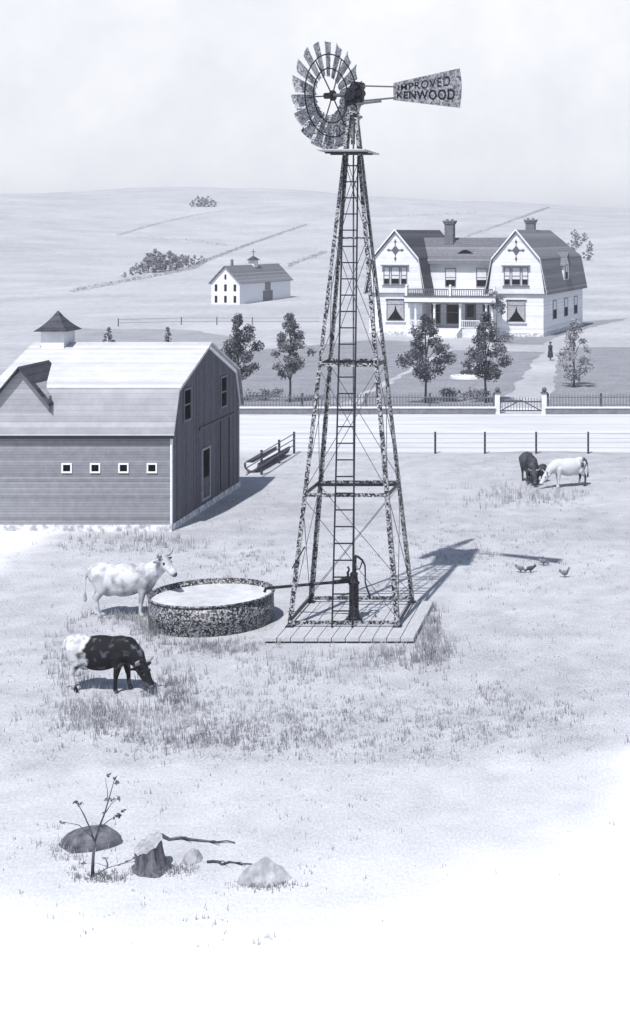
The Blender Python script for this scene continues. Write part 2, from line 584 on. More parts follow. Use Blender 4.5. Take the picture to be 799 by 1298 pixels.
# ------------------------------------------------------------------ windmill
WX, WY = -6.685, 36.2
wm = thing('windmill', 'tall four-legged galvanised steel windmill with a lettered tail vane, standing on a plank deck', 'windmill', (WX, WY, 0.13))
HB, HTOP = 1.31, 12.05          # half base, tower height
HT = 0.115
def leg_xy(z):
    k = z / HTOP
    h = HB + (HT - HB) * k
    return h
for sx in (-1, 1):
    for sy in (-1, 1):
        mb = MB()
        a = 0.115
        def corner(z, s=1.0):
            h = leg_xy(z)
            return Vector((sx * h, sy * h * 0.92, z))
        for fl in (0, 1):
            b0, b1 = corner(-0.02), corner(HTOP)
            w0, w1, th = a, a * 0.62, 0.014
            if fl == 0:
                d0, d1, t_ = Vector((-sx * w0, 0, 0)), Vector((-sx * w1, 0, 0)), Vector((0, -sy * th, 0))
            else:
                d0, d1, t_ = Vector((0, -sy * w0, 0)), Vector((0, -sy * w1, 0)), Vector((-sx * th, 0, 0))
                b0 = b0 + Vector((0, -sy * th, 0)); b1 = b1 + Vector((0, -sy * th, 0))
            vs = [b0, b0 + d0, b0 + d0 + t_, b0 + t_, b1, b1 + d1, b1 + d1 + t_, b1 + t_]
            mb.hexa(vs)
        lg = mb.build('leg', M['spangle_leg'], wm)
        f = MB()
        c0 = corner(0)
        f.box(c0.x - sx * 0.06 - 0.1, c0.x - sx * 0.06 + 0.1, c0.y - sy * 0.06 - 0.1, c0.y - sy * 0.06 + 0.1, 0.0, 0.02)
        f.build('foot_plate', M['steel'], lg)
levels = [0.1, 3.02, 6.05, 9.05]
def cpos(sx, sy, z, inset=0.02):
    h = leg_xy(z) - inset
    return Vector((sx * h, sy * h * 0.92, z))
for i, z in enumerate(levels):
    th = 0.085 if i < 3 else 0.045
    for (a, b) in (((-1, -1), (1, -1)), ((1, -1), (1, 1)), ((1, 1), (-1, 1)), ((-1, 1), (-1, -1))):
        mb = MB()
        p, q = cpos(*a, z), cpos(*b, z)
        mb.bar(p, q, 0.03, th)
        dark = a[1] != b[1]
        mb.build('girt', M['steel'] if dark else M['spangle_leg'], wm)
        if i in (1, 2) and a[1] == 1 and b[1] == 1:
            m2 = MB()
            m2.bar(p + Vector((0, -0.25, -0.02)), q + Vector((0, -0.25, -0.02)), 0.04, 0.07)
            m2.build('girt', M['steel'], wm)
rods = [(0.15, 2.95), (3.1, 5.98), (6.12, 9.0), (9.1, 11.0)]
for (z0, z1) in rods:
    for (a, b) in (((-1, -1), (1, -1)), ((1, -1), (1, 1)), ((1, 1), (-1, 1)), ((-1, 1), (-1, -1))):
        for sw in (0, 1):
            p, q = (cpos(*a, z0), cpos(*b, z1)) if sw == 0 else (cpos(*b, z0), cpos(*a, z1))
            mb = MB()
            o_ = 0.012 if sw else -0.012
            off = Vector((0, o_, 0)) if a[1] == b[1] else Vector((o_, 0, 0))
            mb.tube(p + off, q + off, 0.0085, n=5)
            mb.build('brace_rod', M['steel_mid'], wm)
# ladder up the front face
lad = None
def lad_pt(side, z):
    k = z / 11.2
    y = -leg_xy(z) * 0.92 - 0.05
    cx = -0.02 + (0.0 - -0.02) * k
    hw = 0.235 + (0.165 - 0.235) * k
    return Vector((cx + side * hw, y, z))
mb = MB()
for s in (-1, 1):
    mb.bar(lad_pt(s, 0.0), lad_pt(s, 11.0), 0.035, 0.03, (0, 1, 0))
lad = mb.build('ladder', M['ladder_wood'], wm)
z = 0.38
while z < 10.9:
    mb = MB()
    mb.bar(lad_pt(-1, z) + Vector((0.018, 0, 0)), lad_pt(1, z) - Vector((0.018, 0, 0)), 0.022, 0.03)
    mb.build('rung', M['ladder_wood'], lad)
    z += 0.385
# pump rod up the middle
mb = MB()
mb.tube((0.1, -0.45, 1.4), (0.1, -0.42, 3.0), 0.022, n=8)
mb.path([(0.1, -0.42, 3.0), (0.05, -0.2, 6.0), (0.02, -0.05, 11.9)], 0.02, 8)
mb.build('pump_rod', M['steel_mid'], wm)
# furl lever on the near left leg
mb = MB()
c1 = cpos(-1, -1, 1.35)
mb.bar(c1 + Vector((-0.05, -0.06, 0)), c1 + Vector((0.24, -0.06, 0.5)), 0.04, 0.03)
mb.build('furl_lever', M['steel'], wm)
# lookout platform high on the tower
lk = MB()
zl = 11.0
lk.box(-0.66, 0.47, -1.08, 1.0, zl + 0.1, zl + 0.13)
lko = lk.build('lookout_platform', M['plank'], wm)
for yy in (-0.35, 0.3):
    s_ = MB(); s_.box(-0.6, 0.42, yy - 0.03, yy + 0.03, zl + 0.06, zl + 0.097); s_.build('bearer', M['steel'], lko)
# head: mast pipe, gearbox, shaft
n_w = Vector((-0.891, 0.454, 0)).normalized()       # way the wheel faces
t_w = -n_w                                          # way the tail points
side_w = Vector((0, 0, 1)).cross(n_w)
ZH = 12.5
def hp(a, s, zz):
    """point by distance along the wheel axis, sideways, and height above the hub"""
    p = n_w * a + side_w * s
    return Vector((p.x, p.y, ZH + zz))
mb = MB()
mb.tube((0, 0, 11.3), (0, 0, 12.3), 0.05, n=12)
mb.lathe([(0.15, 0), (0.16, 0.05), (0.08, 0.1)], 16, (0, 0, 12.0))
mb.build('mast_pipe', M['spangle_leg'], wm)
gb = MB()
def hbox(mb, a0, a1, s0, s1, z0, z1):
    vs = [hp(a0, s0, z0), hp(a1, s0, z0), hp(a1, s1, z0), hp(a0, s1, z0), hp(a0, s0, z1), hp(a1, s0, z1), hp(a1, s1, z1), hp(a0, s1, z1)]
    return mb.hexa(vs)
hbox(gb, -0.28, 0.2, -0.07, 0.07, -0.22, 0.02)
hbox(gb, -0.24, 0.05, -0.06, 0.06, 0.02, 0.24)
gb.tube(hp(-0.2, -0.12, 0.02), hp(-0.2, 0.12, 0.02), 0.09, n=14)
gb.tube(hp(0.1, -0.11, -0.1), hp(0.1, 0.11, -0.1), 0.08, n=14)
gb.tube(hp(0.02, -0.1, -0.3), hp(0.02, -0.1, 0.1), 0.035, n=8)
gb.tube(hp(-0.28, 0.0, -0.2), hp(0.2, 0.0, -0.2), 0.07, n=12)
gb.bar(hp(-0.26, -0.14, 0.22), hp(0.12, -0.16, -0.12), 0.03, 0.04)
gb.tube(hp(-0.05, -0.18, 0.0), hp(-0.05, 0.18, 0.0), 0.15, n=18)
gb.tube(hp(-0.15, -0.165, 0.2), hp(-0.15, 0.165, 0.2), 0.1, n=16)
gbo = gb.build('gearbox', M['iron'], wm)
mb = MB(); mb.tube(hp(0.15, 0, 0), hp(0.72, 0, 0), 0.045, n=12)
mb.build('shaft', M['steel_mid'], gbo)
mb = MB(); mb.bar(hp(-0.3, 0.0, -0.2), hp(-0.3, 0, 0.26), 0.05, 0.05)
mb.build('bracket', M['steel'], gbo)
# wheel
WA = 0.72
whl = MB(); whl.tube(hp(WA - 0.16, 0, 0), hp(WA + 0.12, 0, 0), 0.075, n=16)
whl.tube(hp(WA - 0.14, 0, 0), hp(WA - 0.09, 0, 0), 0.13, n=18)
wheel = whl.build('wheel', M['steel'], wm)
def wp(r, ang, a=0.0):
    return hp(WA + a, r * math.sin(ang), r * math.cos(ang))
def ring(r, tube_r, name, a):
    mb = MB(); N = 72; k = 6
    o = 0
    for i in range(N):
        an = 2 * math.pi * i / N
        for j in range(k):
            tt = 2 * math.pi * j / k
            mb.v.append(tuple(wp(r + tube_r * math.cos(tt), an, a + tube_r * math.sin(tt))))
    for i in range(N):
        for j in range(k):
            i2, j2 = (i + 1) % N, (j + 1) % k
            mb.f.append((i * k + j, i * k + j2, i2 * k + j2, i2 * k + j))
    return mb.build(name, M['ink'], wheel, True)
ring(1.0, 0.016, 'wheel_ring', -0.075)
ring(0.66, 0.016, 'wheel_ring', -0.06)
NB = 18
for i in range(NB):
    an = 2 * math.pi * (i + 0.1) / NB
    mb = MB()
    rs = [0.47, 0.75, 1.03, 1.31]
    C = 4
    pitch = R(-19)
    for th in (0, 1):
        for r in rs:
            wdt = 0.10 + (r - 0.47) / 0.84 * 0.118     # half width
            for c in range(C + 1):
                s = (c / C * 2 - 1)
                camber = 0.035 * (1 - s * s)
                tang = s * wdt * math.cos(pitch) - camber * math.sin(pitch)
                ax = s * wdt * math.sin(pitch) + camber * math.cos(pitch) + th * 0.006
                p0 = wp(r, an, ax)
                tv = (wp(1, an + math.pi / 2) - wp(0, 0)).normalized()
                mb.v.append(tuple(p0 + tv * tang))
    m_ = C + 1
    q = len(rs) * m_
    for th in (0, 1):
        for j in range(len(rs) - 1):
            for c in range(C):
                f = (th * q + j * m_ + c, th * q + j * m_ + c + 1, th * q + (j + 1) * m_ + c + 1, th * q + (j + 1) * m_ + c)
                mb.f.append(f if th else tuple(reversed(f)))
    edge = [j * m_ for j in range(len(rs))] + [(len(rs) - 1) * m_ + c for c in range(1, m_)] + [j * m_ + C for j in reversed(range(len(rs) - 1))] + [c for c in reversed(range(1, C))]
    for k in range(len(edge)):
        a, b = edge[k], edge[(k + 1) % len(edge)]
        mb.f.append((a, b, b + q, a + q))
    mb.build('blade', M['spangle_blade'], wheel)
for i in range(6):
    an = 2 * math.pi * (i + 0.62) / 6
    mb = MB()
    mb.tube(wp(0.08, an, -0.1), wp(1.0, an, -0.075), 0.017, n=6)
    mb.build('spoke', M['steel'], wheel)
# tail
tl = MB()
hh = lambda t: 0.205 + (t - 1.19) / 1.87 * 0.255
tl.bar(hp(-0.2, 0, 0.2), hp(-1.25, 0, 0.13), 0.035, 0.035)
tl.bar(hp(-0.2, 0, -0.17), hp(-1.25, 0, -0.13), 0.035, 0.04)
tl.bar(hp(-0.15, 0.06, -0.24), hp(-0.85, 0.03, -0.2), 0.04, 0.05)
tail = tl.build('tail', M['steel_mid'], wm)
ZV = 0.02
vn = MB()
outl = [(1.19, -1), (3.06, -1), (3.1, -0.5), (3.115, 0), (3.1, 0.5), (3.06, 1), (1.19, 1)]
vs = []
for sgn in (-0.006, 0.006):
    for (t, k) in outl:
        vs.append(hp(-t, sgn, ZV + k * hh(min(t, 3.06))))
n = len(outl)
fs = [tuple(range(n)), tuple(n + i for i in reversed(range(n)))] + [((i + 1) % n, i, n + i, n + (i + 1) % n) for i in range(n)]
vn.add(vs, fs)
vane = vn.build('vane', M['spangle_vane'], tail)
def lettering(text, t0, t1, lo0, lo1, hi0, hi1, bold):
    cu = bpy.data.curves.new('lettering', 'FONT')
    cu.body = text
    cu.size = 1.0
    cu.offset = bold
    cu.extrude = 0.01
    cu.space_character = 1.14
    ob = bpy.data.objects.new('lettering', cu)
    COL.objects.link(ob)
    me = eval_mesh(ob)
    bpy.data.objects.remove(ob)
    xs = [v.co.x for v in me.vertices]; ys = [v.co.y for v in me.vertices]
    x0, x1, y0, y1 = min(xs), max(xs), min(ys), max(ys)
    fs_side = 1 if True else -1
    for v in me.vertices:
        k = (v.co.x - x0) / (x1 - x0)
        k2 = k ** 1.04
        t = t0 + (t1 - t0) * k2
        q = (v.co.y - y0) / (y1 - y0)
        lo = lo0 + (lo1 - lo0) * k; hi = hi0 + (hi1 - hi0) * k
        zz = (lo + (hi - lo) * q) * hh(t)
        sd_ = face_side * (0.008 + 0.003 * (1 if v.co.z > 0 else -0.2))
        v.co = hp(-t, sd_, ZV + zz)
    me.materials.clear()
    me.materials.append(M['ink'])
    o = bpy.data.objects.new('lettering', me)
    COL.objects.link(o)
    o.parent = tail
    return o
# the side of the vane that faces the camera
face_side = 1 if side_w.y < 0 else -1
lettering('IMPROVED', 1.33, 2.8, 0.05, 0.16, 0.66, 0.72, 0.003)
lettering('KENWOOD', 1.3, 2.93, -0.76, -0.6, -0.04, -0.02, 0.022)

# ------------------------------------------------------------------ plank deck under the tower
dk = MB()
dx0, dx1, dy0, dy1 = -8.33, -4.91, 34.06, 37.5
nb = 11
bw = (dx1 - dx0) / nb
cx_, cy_ = (dx0 + dx1) / 2, (dy0 + dy1) / 2
deck = thing('deck', 'pale wooden plank deck flat on the grass under the windmill tower', 'deck', (cx_, cy_, 0))
M['deck_board'] = noise_mat('deck_board_wood', 0.3, 0.5, 3, 0.3, 0.7, stretch=(6, 0.8, 6), scale2=9)
for i in range(nb):
    mb = MB()
    a = dx0 + i * bw + 0.009
    mb.box(a - cx_, a + bw - 0.018 - cx_, dy0 - cy_, dy1 - cy_, 0.05, 0.127)
    mb.build('board', M['deck_board'], deck)
mb = MB()
for yy in (-1.5, 0, 1.5):
    mb.box(dx0 - cx_ + 0.05, dx1 - cx_ - 0.05, yy - 0.06, yy + 0.06, 0.0, 0.048)
mb.build('joists', M['fence_mid'], deck)

# ------------------------------------------------------------------ pump and pipe
PXW, PYW = -6.555, 35.62
pump = thing('water_pump', 'black cast-iron hand pump with a curved handle on the deck inside the tower', 'pump', (PXW, PYW, 0.13))
mb = MB()
mb.lathe([(0.19, 0), (0.2, 0.03), (0.15, 0.07), (0.125, 0.16), (0.13, 0.2), (0.115, 0.22), (0.112, 0.84), (0.135, 0.86), (0.135, 0.9), (0.1, 0.93), (0.085, 1.05), (0.1, 1.1), (0.06, 1.14)], 20)
mb.build('body', M['iron'], pump, True)
mb = MB()
mb.path([(-0.05, 0, 0.98), (-0.18, 0, 1.0), (-0.26, 0, 0.97), (-0.29, 0, 0.93)], [0.06, 0.05, 0.045, 0.05], 12)
mb.build('spout', M['iron'], pump, True)
mb = MB()
mb.path([(-0.13, 0, 1.02), (-0.15, 0, 1.12), (-0.11, 0, 1.2), (-0.15, 0, 1.27)], [0.025, 0.03, 0.022, 0.028], 8)
mb.build('air_cock', M['iron'], pump, True)
mb = MB()
for yy in (-0.05, 0.05):
    mb.bar((0.02, yy, 1.08), (0.03, yy, 1.5), 0.05, 0.03)
mb.bar((0.02, -0.07, 1.48), (0.02, 0.07, 1.48), 0.06, 0.06)
mb.build('yoke', M['iron'], pump)
mb = MB()
mb.path([(0.02, 0, 1.52), (0.1, 0, 1.5), (0.2, 0, 1.42), (0.26, 0, 1.3), (0.27, 0, 1.1), (0.265, 0, 0.92), (0.3, 0, 0.78), (0.36, 0, 0.62), (0.38, 0, 0.5)],
        [0.035, 0.03, 0.024, 0.02, 0.018, 0.018, 0.02, 0.022, 0.03], 8)
mb.path([(0.05, 0, 1.2), (0.14, 0, 1.22), (0.2, 0, 1.4)], 0.016, 6)
mb.build('handle', M['iron'], pump, True)
mb = MB()
e0, e1 = Vector((PXW - 0.1, PYW, 1.06)), Vector((-8.68, 36.1, 0.78))
mb.tube(e0, e0.lerp(e1, 0.2), 0.05, n=10)
mb.tube(e0.lerp(e1, 0.19), e1, 0.035, n=10)
mb.path([e1, e1 + Vector((-0.08, 0, -0.02)), e1 + Vector((-0.11, 0, -0.1))], 0.036, 10)
tag(mb.build('water_pipe', M['iron'], smooth=True), 'dark pipe running from the pump to the rim of the stock tank', 'pipe')

# ------------------------------------------------------------------ stock tank
TX, TY, TR, TH = -10.03, 36.0, 1.45, 0.68
tank = thing('stock_tank', 'big round galvanised stock tank with mottled sides, brimming with pale water', 'water tank', (TX, TY, 0))
mb = MB()
mb.lathe([(TR - 0.02, 0.0), (TR, 0.03), (TR, 0.3), (TR + 0.012, 0.33), (TR, 0.36), (TR, TH), (TR - 0.025, TH), (TR - 0.025, 0.04), (0.001, 0.035)], 80, caps=False)
o = mb.build('wall', M['spangle_tank'], tank, True)
mb = MB()
pts = []
N = 80
for i in range(N):
    an = 2 * math.pi * i / N
    for j in range(8):
        tt = 2 * math.pi * j / 8
        rr = TR + 0.004 + 0.028 * math.cos(tt)
        mb.v.append((rr * math.cos(an), rr * math.sin(an), TH + 0.01 + 0.028 * math.sin(tt)))
for i in range(N):
    for j in range(8):
        mb.f.append((i * 8 + j, i * 8 + (j + 1) % 8, ((i + 1) % N) * 8 + (j + 1) % 8, ((i + 1) % N) * 8 + j))
mb.build('rim', M['spangle_tank'], tank, True)
mb = MB()
mb.lathe([(0.001, 0), (0.7, 0), (TR - 0.03, 0)], 64, caps=False)
wt = mb.build('water', M['water'], loc=(TX, TY, TH - 0.1))
tag(wt, 'pale still water filling the round stock tank', 'water', kind='structure')

# ------------------------------------------------------------------ near barn
BX1, BX0 = -14.33, -20.1
BY0, BY1 = 46.9, 55.1
barn = thing('barn', 'large grey gambrel-roofed barn with a dark gable end and white upper roof', 'barn', (BX1, BY0, 0))
bl = BX0 - BX1
bd = BY1 - BY0
prof = [(0, 3.1), (0.54, 4.35), (bd / 2, 5.53), (bd - 0.54, 4.35), (bd, 3.1)]
mb = MB()
mb.box(bl, 0, 0, 0.15, 0.2, 3.1)
mb.build('front_wall', M['barn_front'], barn)
mb = MB()
mb.box(bl, 0, bd - 0.15, bd, 0.2, 3.1)
mb.build('back_wall', M['barn_front'], barn)
mb = MB()
def gable(x0, x1, inset):
    pl = [(0.15 + 0.003, 0.2), (bd - 0.153, 0.2), (bd - 0.153, 3.1), (bd - 0.6, 4.3), (bd / 2, 5.46), (0.6, 4.3), (0.153, 3.1)]
    n = len(pl)
    vs = [(x0, y, z) for y, z in pl] + [(x1, y, z) for y, z in pl]
    fs = [tuple(reversed(range(n))), tuple(n + i for i in range(n))] + [(i, (i + 1) % n, n + (i + 1) % n, n + i) for i in range(n)]
    mb.add(vs, fs)
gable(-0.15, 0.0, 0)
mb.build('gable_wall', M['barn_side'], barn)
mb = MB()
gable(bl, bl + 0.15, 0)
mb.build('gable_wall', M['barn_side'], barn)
mb = MB()
mb.box(bl - 0.03, 0.03, -0.04, bd + 0.04, -0.1, 0.2)
mb.build('foundation', M['stone'], barn)
def slab_yz(mb, p, q, x0, x1, th):
    """roof slab between two y,z points, thick upwards"""
    d = Vector((0, q[0] - p[0], q[1] - p[1])).normalized()
    nrm = Vector((0, -d.z, d.y))
    if nrm.z < 0: nrm = -nrm
    t = nrm * th
    vs = [Vector((x0, p[0], p[1])), Vector((x1, p[0], p[1])), Vector((x1, q[0], q[1])), Vector((x0, q[0], q[1]))]
    mb.hexa(vs + [v + t for v in vs])
ov = 0.14
mb = MB()
slab_yz(mb, (0.54, 4.352), (bd / 2, 5.53), bl - ov, ov, 0.07)
mb.build('roof', M['barn_roof'], barn)
mb = MB()
slab_yz(mb, (bd - 0.54, 4.352), (bd / 2, 5.532), bl - ov, ov - 0.003, 0.068)
mb.build('roof', M['barn_roof'], barn)
mb = MB()
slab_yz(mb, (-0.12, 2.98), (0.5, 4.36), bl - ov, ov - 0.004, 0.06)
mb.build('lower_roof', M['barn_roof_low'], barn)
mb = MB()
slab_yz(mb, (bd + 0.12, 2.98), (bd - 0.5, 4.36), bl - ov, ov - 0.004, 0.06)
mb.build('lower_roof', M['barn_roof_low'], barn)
mb = MB()
mb.box(bl - ov, ov - 0.02, -0.155, -0.1, 2.9, 3.0)
mb.build('eave_board', M['steel'], barn)
mb = MB()     # white edge boards on the gable
def rake(p, q):
    mb.hexa([(0.005, p[0], p[1] - 0.13), (0.05, p[0], p[1] - 0.13), (0.05, q[0], q[1] - 0.13), (0.005, q[0], q[1] - 0.13),
             (0.005, p[0], p[1] - 0.01), (0.05, p[0], p[1] - 0.01), (0.05, q[0], q[1] - 0.01), (0.005, q[0], q[1] - 0.01)])
rake((0.02, 3.1), (0.56, 4.34)); rake((0.57, 4.34), (bd / 2, 5.52)); rake((bd / 2 + 0.005, 5.52), (bd - 0.57, 4.34)); rake((bd - 0.56, 4.34), (bd - 0.02, 3.1))
mb.box(-0.02, 0.03, -0.03, 0.1, 0.21, 3.05)
mb.build('trim', M['white_trim'], barn)
# small square windows in the front wall
for px in (85, 121, 157, 193):
    u = (px - PX0) / F_PX * BY0 - BX1
    z1 = H - (587 - PY0) / F_PX * BY0
    z0 = H - (599.5 - PY0) / F_PX * BY0
    w_ = 0.16
    mb = MB()
    for (a, b, c, d) in ((u - w_, u + w_, z1 - 0.045, z1), (u - w_, u + w_, z0, z0 + 0.05), (u - w_, u - w_ + 0.045, z0 + 0.05, z1 - 0.045), (u + w_ - 0.045, u + w_, z0 + 0.05, z1 - 0.045)):
        mb.box(a, b, -0.04, 0.02, c, d)
    wn_ = mb.build('window', M['white_trim'], barn)
    mb = MB(); mb.box(u - w_ + 0.045, u + w_ - 0.045, -0.008, 0.02, z0 + 0.05, z1 - 0.045)
    mb.build('pane', M['pane'], wn_)
# gable windows and door
def side_window(yc, hw, z0, z1, name='window', door=False):
    mb = MB()
    fr = 0.07
    for (a, b, c, d) in ((yc - hw, yc + hw, z1 - fr, z1), (yc - hw, yc + hw, z0, z0 + fr), (yc - hw, yc - hw + fr, z0 + fr, z1 - fr), (yc + hw - fr, yc + hw, z0 + fr, z1 - fr)):
        mb.box(-0.02, 0.045, a, b, c, d)
    if not door:
        mb.box(-0.02, 0.03, yc - hw + fr, yc + hw - fr, (z0 + z1) / 2 - 0.025, (z0 + z1) / 2 + 0.025)
    f = mb.build(name, M['fence_mid'] if not door else M['barn_roof_low'], barn)
    mb = MB()
    if door:
        mb.box(-0.02, 0.012, yc - hw + fr, yc + hw - fr, z0 + fr, z0 + 0.75)
        mb.build('door_leaf', M['barn_side'], f)
        mb = MB(); mb.box(-0.02, 0.01, yc - hw + fr, yc + hw - fr, z0 + 0.75, z1 - fr)
        mb.build('pane', M['pane'], f)
    else:
        mb.box(-0.02, 0.01, yc - hw + fr, yc + hw - fr, z0 + fr, z1 - fr)
        mb.build('pane', M['pane'], f)
side_window(1.66, 0.42, 3.22, 4.3)
side_window(6.0, 0.42, 3.15, 4.28)
side_window(3.8, 0.5, 0.32, 2.08, 'door', True)
mb = MB()     # sliding-door track
mb.box(0.003, 0.05, 3.0, 7.3, 2.75, 2.83); mb.box(0.003, 0.035, 5.6, 5.66, 0.3, 2.74); mb.box(0.003, 0.035, 6.7, 6.76, 0.3, 2.74)
mb.build('door_track', M['steel'], barn)
# cupola with swept roof on the ridge
cu = MB()
c0, c1, d0, d1 = -5.45, -4.68, 3.55, 4.55
cu.box(c0, c1, d0, d1, 4.95, 6.02)
cuo = cu.build('cupola', M['pale_wall'], barn)
mb = MB()
pr = [(0.7, 0.0), (0.5, 0.14), (0.32, 0.3), (0.17, 0.46), (0.02, 0.66)]
cxm, cym = (c0 + c1) / 2, (d0 + d1) / 2
vs = []
for k, z in pr:
    sx_, sy_ = k * 0.8, k * 1.05
    vs += [(cxm - sx_, cym - sy_, 6.0 + z), (cxm + sx_, cym - sy_, 6.0 + z), (cxm + sx_, cym + sy_, 6.0 + z), (cxm - sx_, cym + sy_, 6.0 + z)]
fs = [(3, 2, 1, 0)]
for i in range(len(pr) - 1):
    for j in range(4):
        fs.append((i * 4 + j, i * 4 + (j + 1) % 4, (i + 1) * 4 + (j + 1) % 4, (i + 1) * 4 + j))
fs.append(tuple((len(pr) - 1) * 4 + j for j in range(4)))
mb.add(vs, fs); mb.build('cupola_roof', M['shingle_dark'], cuo)
# hay dormer on the front slope
mb = MB()
xm, hwd, zpk, zev, vb = -4.72, 0.86, 5.08, 4.2, 2.35
mb.add([(xm - hwd, 0.12, 3.5), (xm + hwd, 0.12, 3.5), (xm + hwd, 0.12, zev), (xm, 0.12, zpk - 0.05), (xm - hwd, 0.12, zev),
        (xm - hwd, vb, 3.5), (xm + hwd, vb, 3.5), (xm + hwd, vb, zev), (xm, vb, zpk - 0.05), (xm - hwd, vb, zev)],
       [(0, 1, 2, 3, 4), (1, 6, 7, 2), (0, 4, 9, 5), (2, 7, 8, 3), (3, 8, 9, 4)])
do_ = mb.build('hay_dormer', M['barn_roof_low'], barn)
for s in (-1, 1):
    xe = xm + s * (hwd + 0.1)
    ze = zev - 0.28
    if s > 0:
        vs = [(xm, -0.12, zpk), (xe, -0.12, ze), (xe, vb, ze), (xm, vb, zpk)]
    else:
        vs = [(xe, -0.12, ze), (xm - 0.002, -0.12, zpk), (xm - 0.002, vb, zpk), (xe, vb, ze)]
    mb = MB()
    mb.hexa(vs + [(x, y, z + 0.06) for x, y, z in vs])
    mb.build('dormer_roof', M['shingle_dark'], do_)  # dark tone paints in the shade of the dormer's right slope

# ------------------------------------------------------------------ farmhouse
TH_H = R(10)
hp0 = G(690, 427)
house = thing('farmhouse', 'big white farmhouse with twin gambrel gables, front porch and brick chimneys', 'house', (hp0.x, hp0.y, 0), -TH_H)
def gambrel_profile(c, e=2.55, b=2.2, ze=3.8, zb=6.85, zp=9.45):
    return [(c - e, ze), (c + e, ze), (c + b, zb), (c, zp), (c - b, zb)]
def win(parent, u, z0, z1, hw, v, blind=0.0, curtain=False, hood=False):
    """window in a wall that faces the front (-v)"""
    fr = 0.075
    mb = MB()
    for (a, b, c, d) in ((u - hw, u + hw, z1 - fr, z1), (u - hw, u + hw, z0, z0 + fr), (u - hw, u - hw + fr, z0 + fr, z1 - fr), (u + hw - fr, u + hw, z0 + fr, z1 - fr)):
        mb.box(a, b, v - 0.07, v + 0.02, c, d)
    zm = (z0 + z1) / 2
    if not curtain:
        mb.box(u - hw + fr, u + hw - fr, v - 0.05, v + 0.02, zm - 0.035, zm + 0.035)
    else:
        zt = z1 - (z1 - z0) * 0.25
        mb.box(u - hw + fr, u + hw - fr, v - 0.05, v + 0.02, zt - 0.035, zt + 0.035)
    f = mb.build('window', M['trim_grey'], parent)
    mb = MB(); mb.box(u - hw + fr, u + hw - fr, v - 0.012, v + 0.02, z0 + fr, z1 - fr)
    mb.build('pane', M['pane'], f)
    if blind > 0:
        mb = MB(); mb.box(u - hw + fr + 0.01, u + hw - fr - 0.01, v - 0.03, v - 0.015, z0 + (z1 - z0) * (1 - blind), z1 - fr)
        mb.build('blind', M['blind'], f)
    if curtain:
        mb = MB()
        a, b = u - hw + fr, u + hw - fr
        zt = z1 - (z1 - z0) * 0.25
        mb.box(a, b, v - 0.03, v - 0.015, zt + 0.035, z1 - fr)
        for s in (-1, 1):
            xo = a if s < 0 else b
            zz = zt - 0.035
            pl = [(xo, zz), (u, zz), (u - s * -0.12, zm - 0.05), (u + s * hw * 0.45, z0 + (z1 - z0) * 0.28), (xo, z0 + fr + 0.02)]
            if s > 0:
                pl = [(xo, zz), (u + 0.001, zz), (u + 0.12, zm - 0.05), (u + hw * 0.5, z0 + (z1 - z0) * 0.26), (xo, z0 + fr + 0.02)]
            else:
                pl = [(u - 0.001, zz), (xo, zz), (xo, z0 + fr + 0.02), (u - hw * 0.5, z0 + (z1 - z0) * 0.26), (u - 0.12, zm - 0.05)]
            mb.prism(pl if s < 0 else list(reversed(pl)), v - 0.03, v - 0.015)
        mb.build('curtain', M['lace'], f)
    return f
def side_win(parent, v, z0, z1, hw, u):
    mb = MB(); fr = 0.08
    for (a, b, c, d) in ((v - hw, v + hw, z1 - fr, z1), (v - hw, v + hw, z0, z0 + fr), (v - hw, v - hw + fr, z0 + fr, z1 - fr), (v + hw - fr, v + hw, z0 + fr, z1 - fr)):
        mb.box(u - 0.02, u + 0.06, a, b, c, d)
    f = mb.build('window', M['trim_grey'], parent)
    mb = MB(); mb.box(u - 0.02, u + 0.01, v - hw + fr, v + hw - fr, z0 + fr, z1 - fr)
    mb.build('pane', M['pane'], f)
    mb = MB(); mb.box(u + 0.012, u + 0.03, v - hw + fr + 0.01, v + hw - fr - 0.01, (z0 + z1) / 2, z1 - fr)
    mb.build('blind', M['blind'], f)

def roof_quad(mb, a, b, c, d, th=0.12):
    """closed slab under the quad a b c d, thick along its upward normal"""
    a, b, c, d = map(Vector, (a, b, c, d))
    nrm = (b - a).cross(d - a).normalized()
    if nrm.z < 0: nrm = -nrm
    t = nrm * th
    mb.hexa([a, b, c, d, a + t, b + t, c + t, d + t])

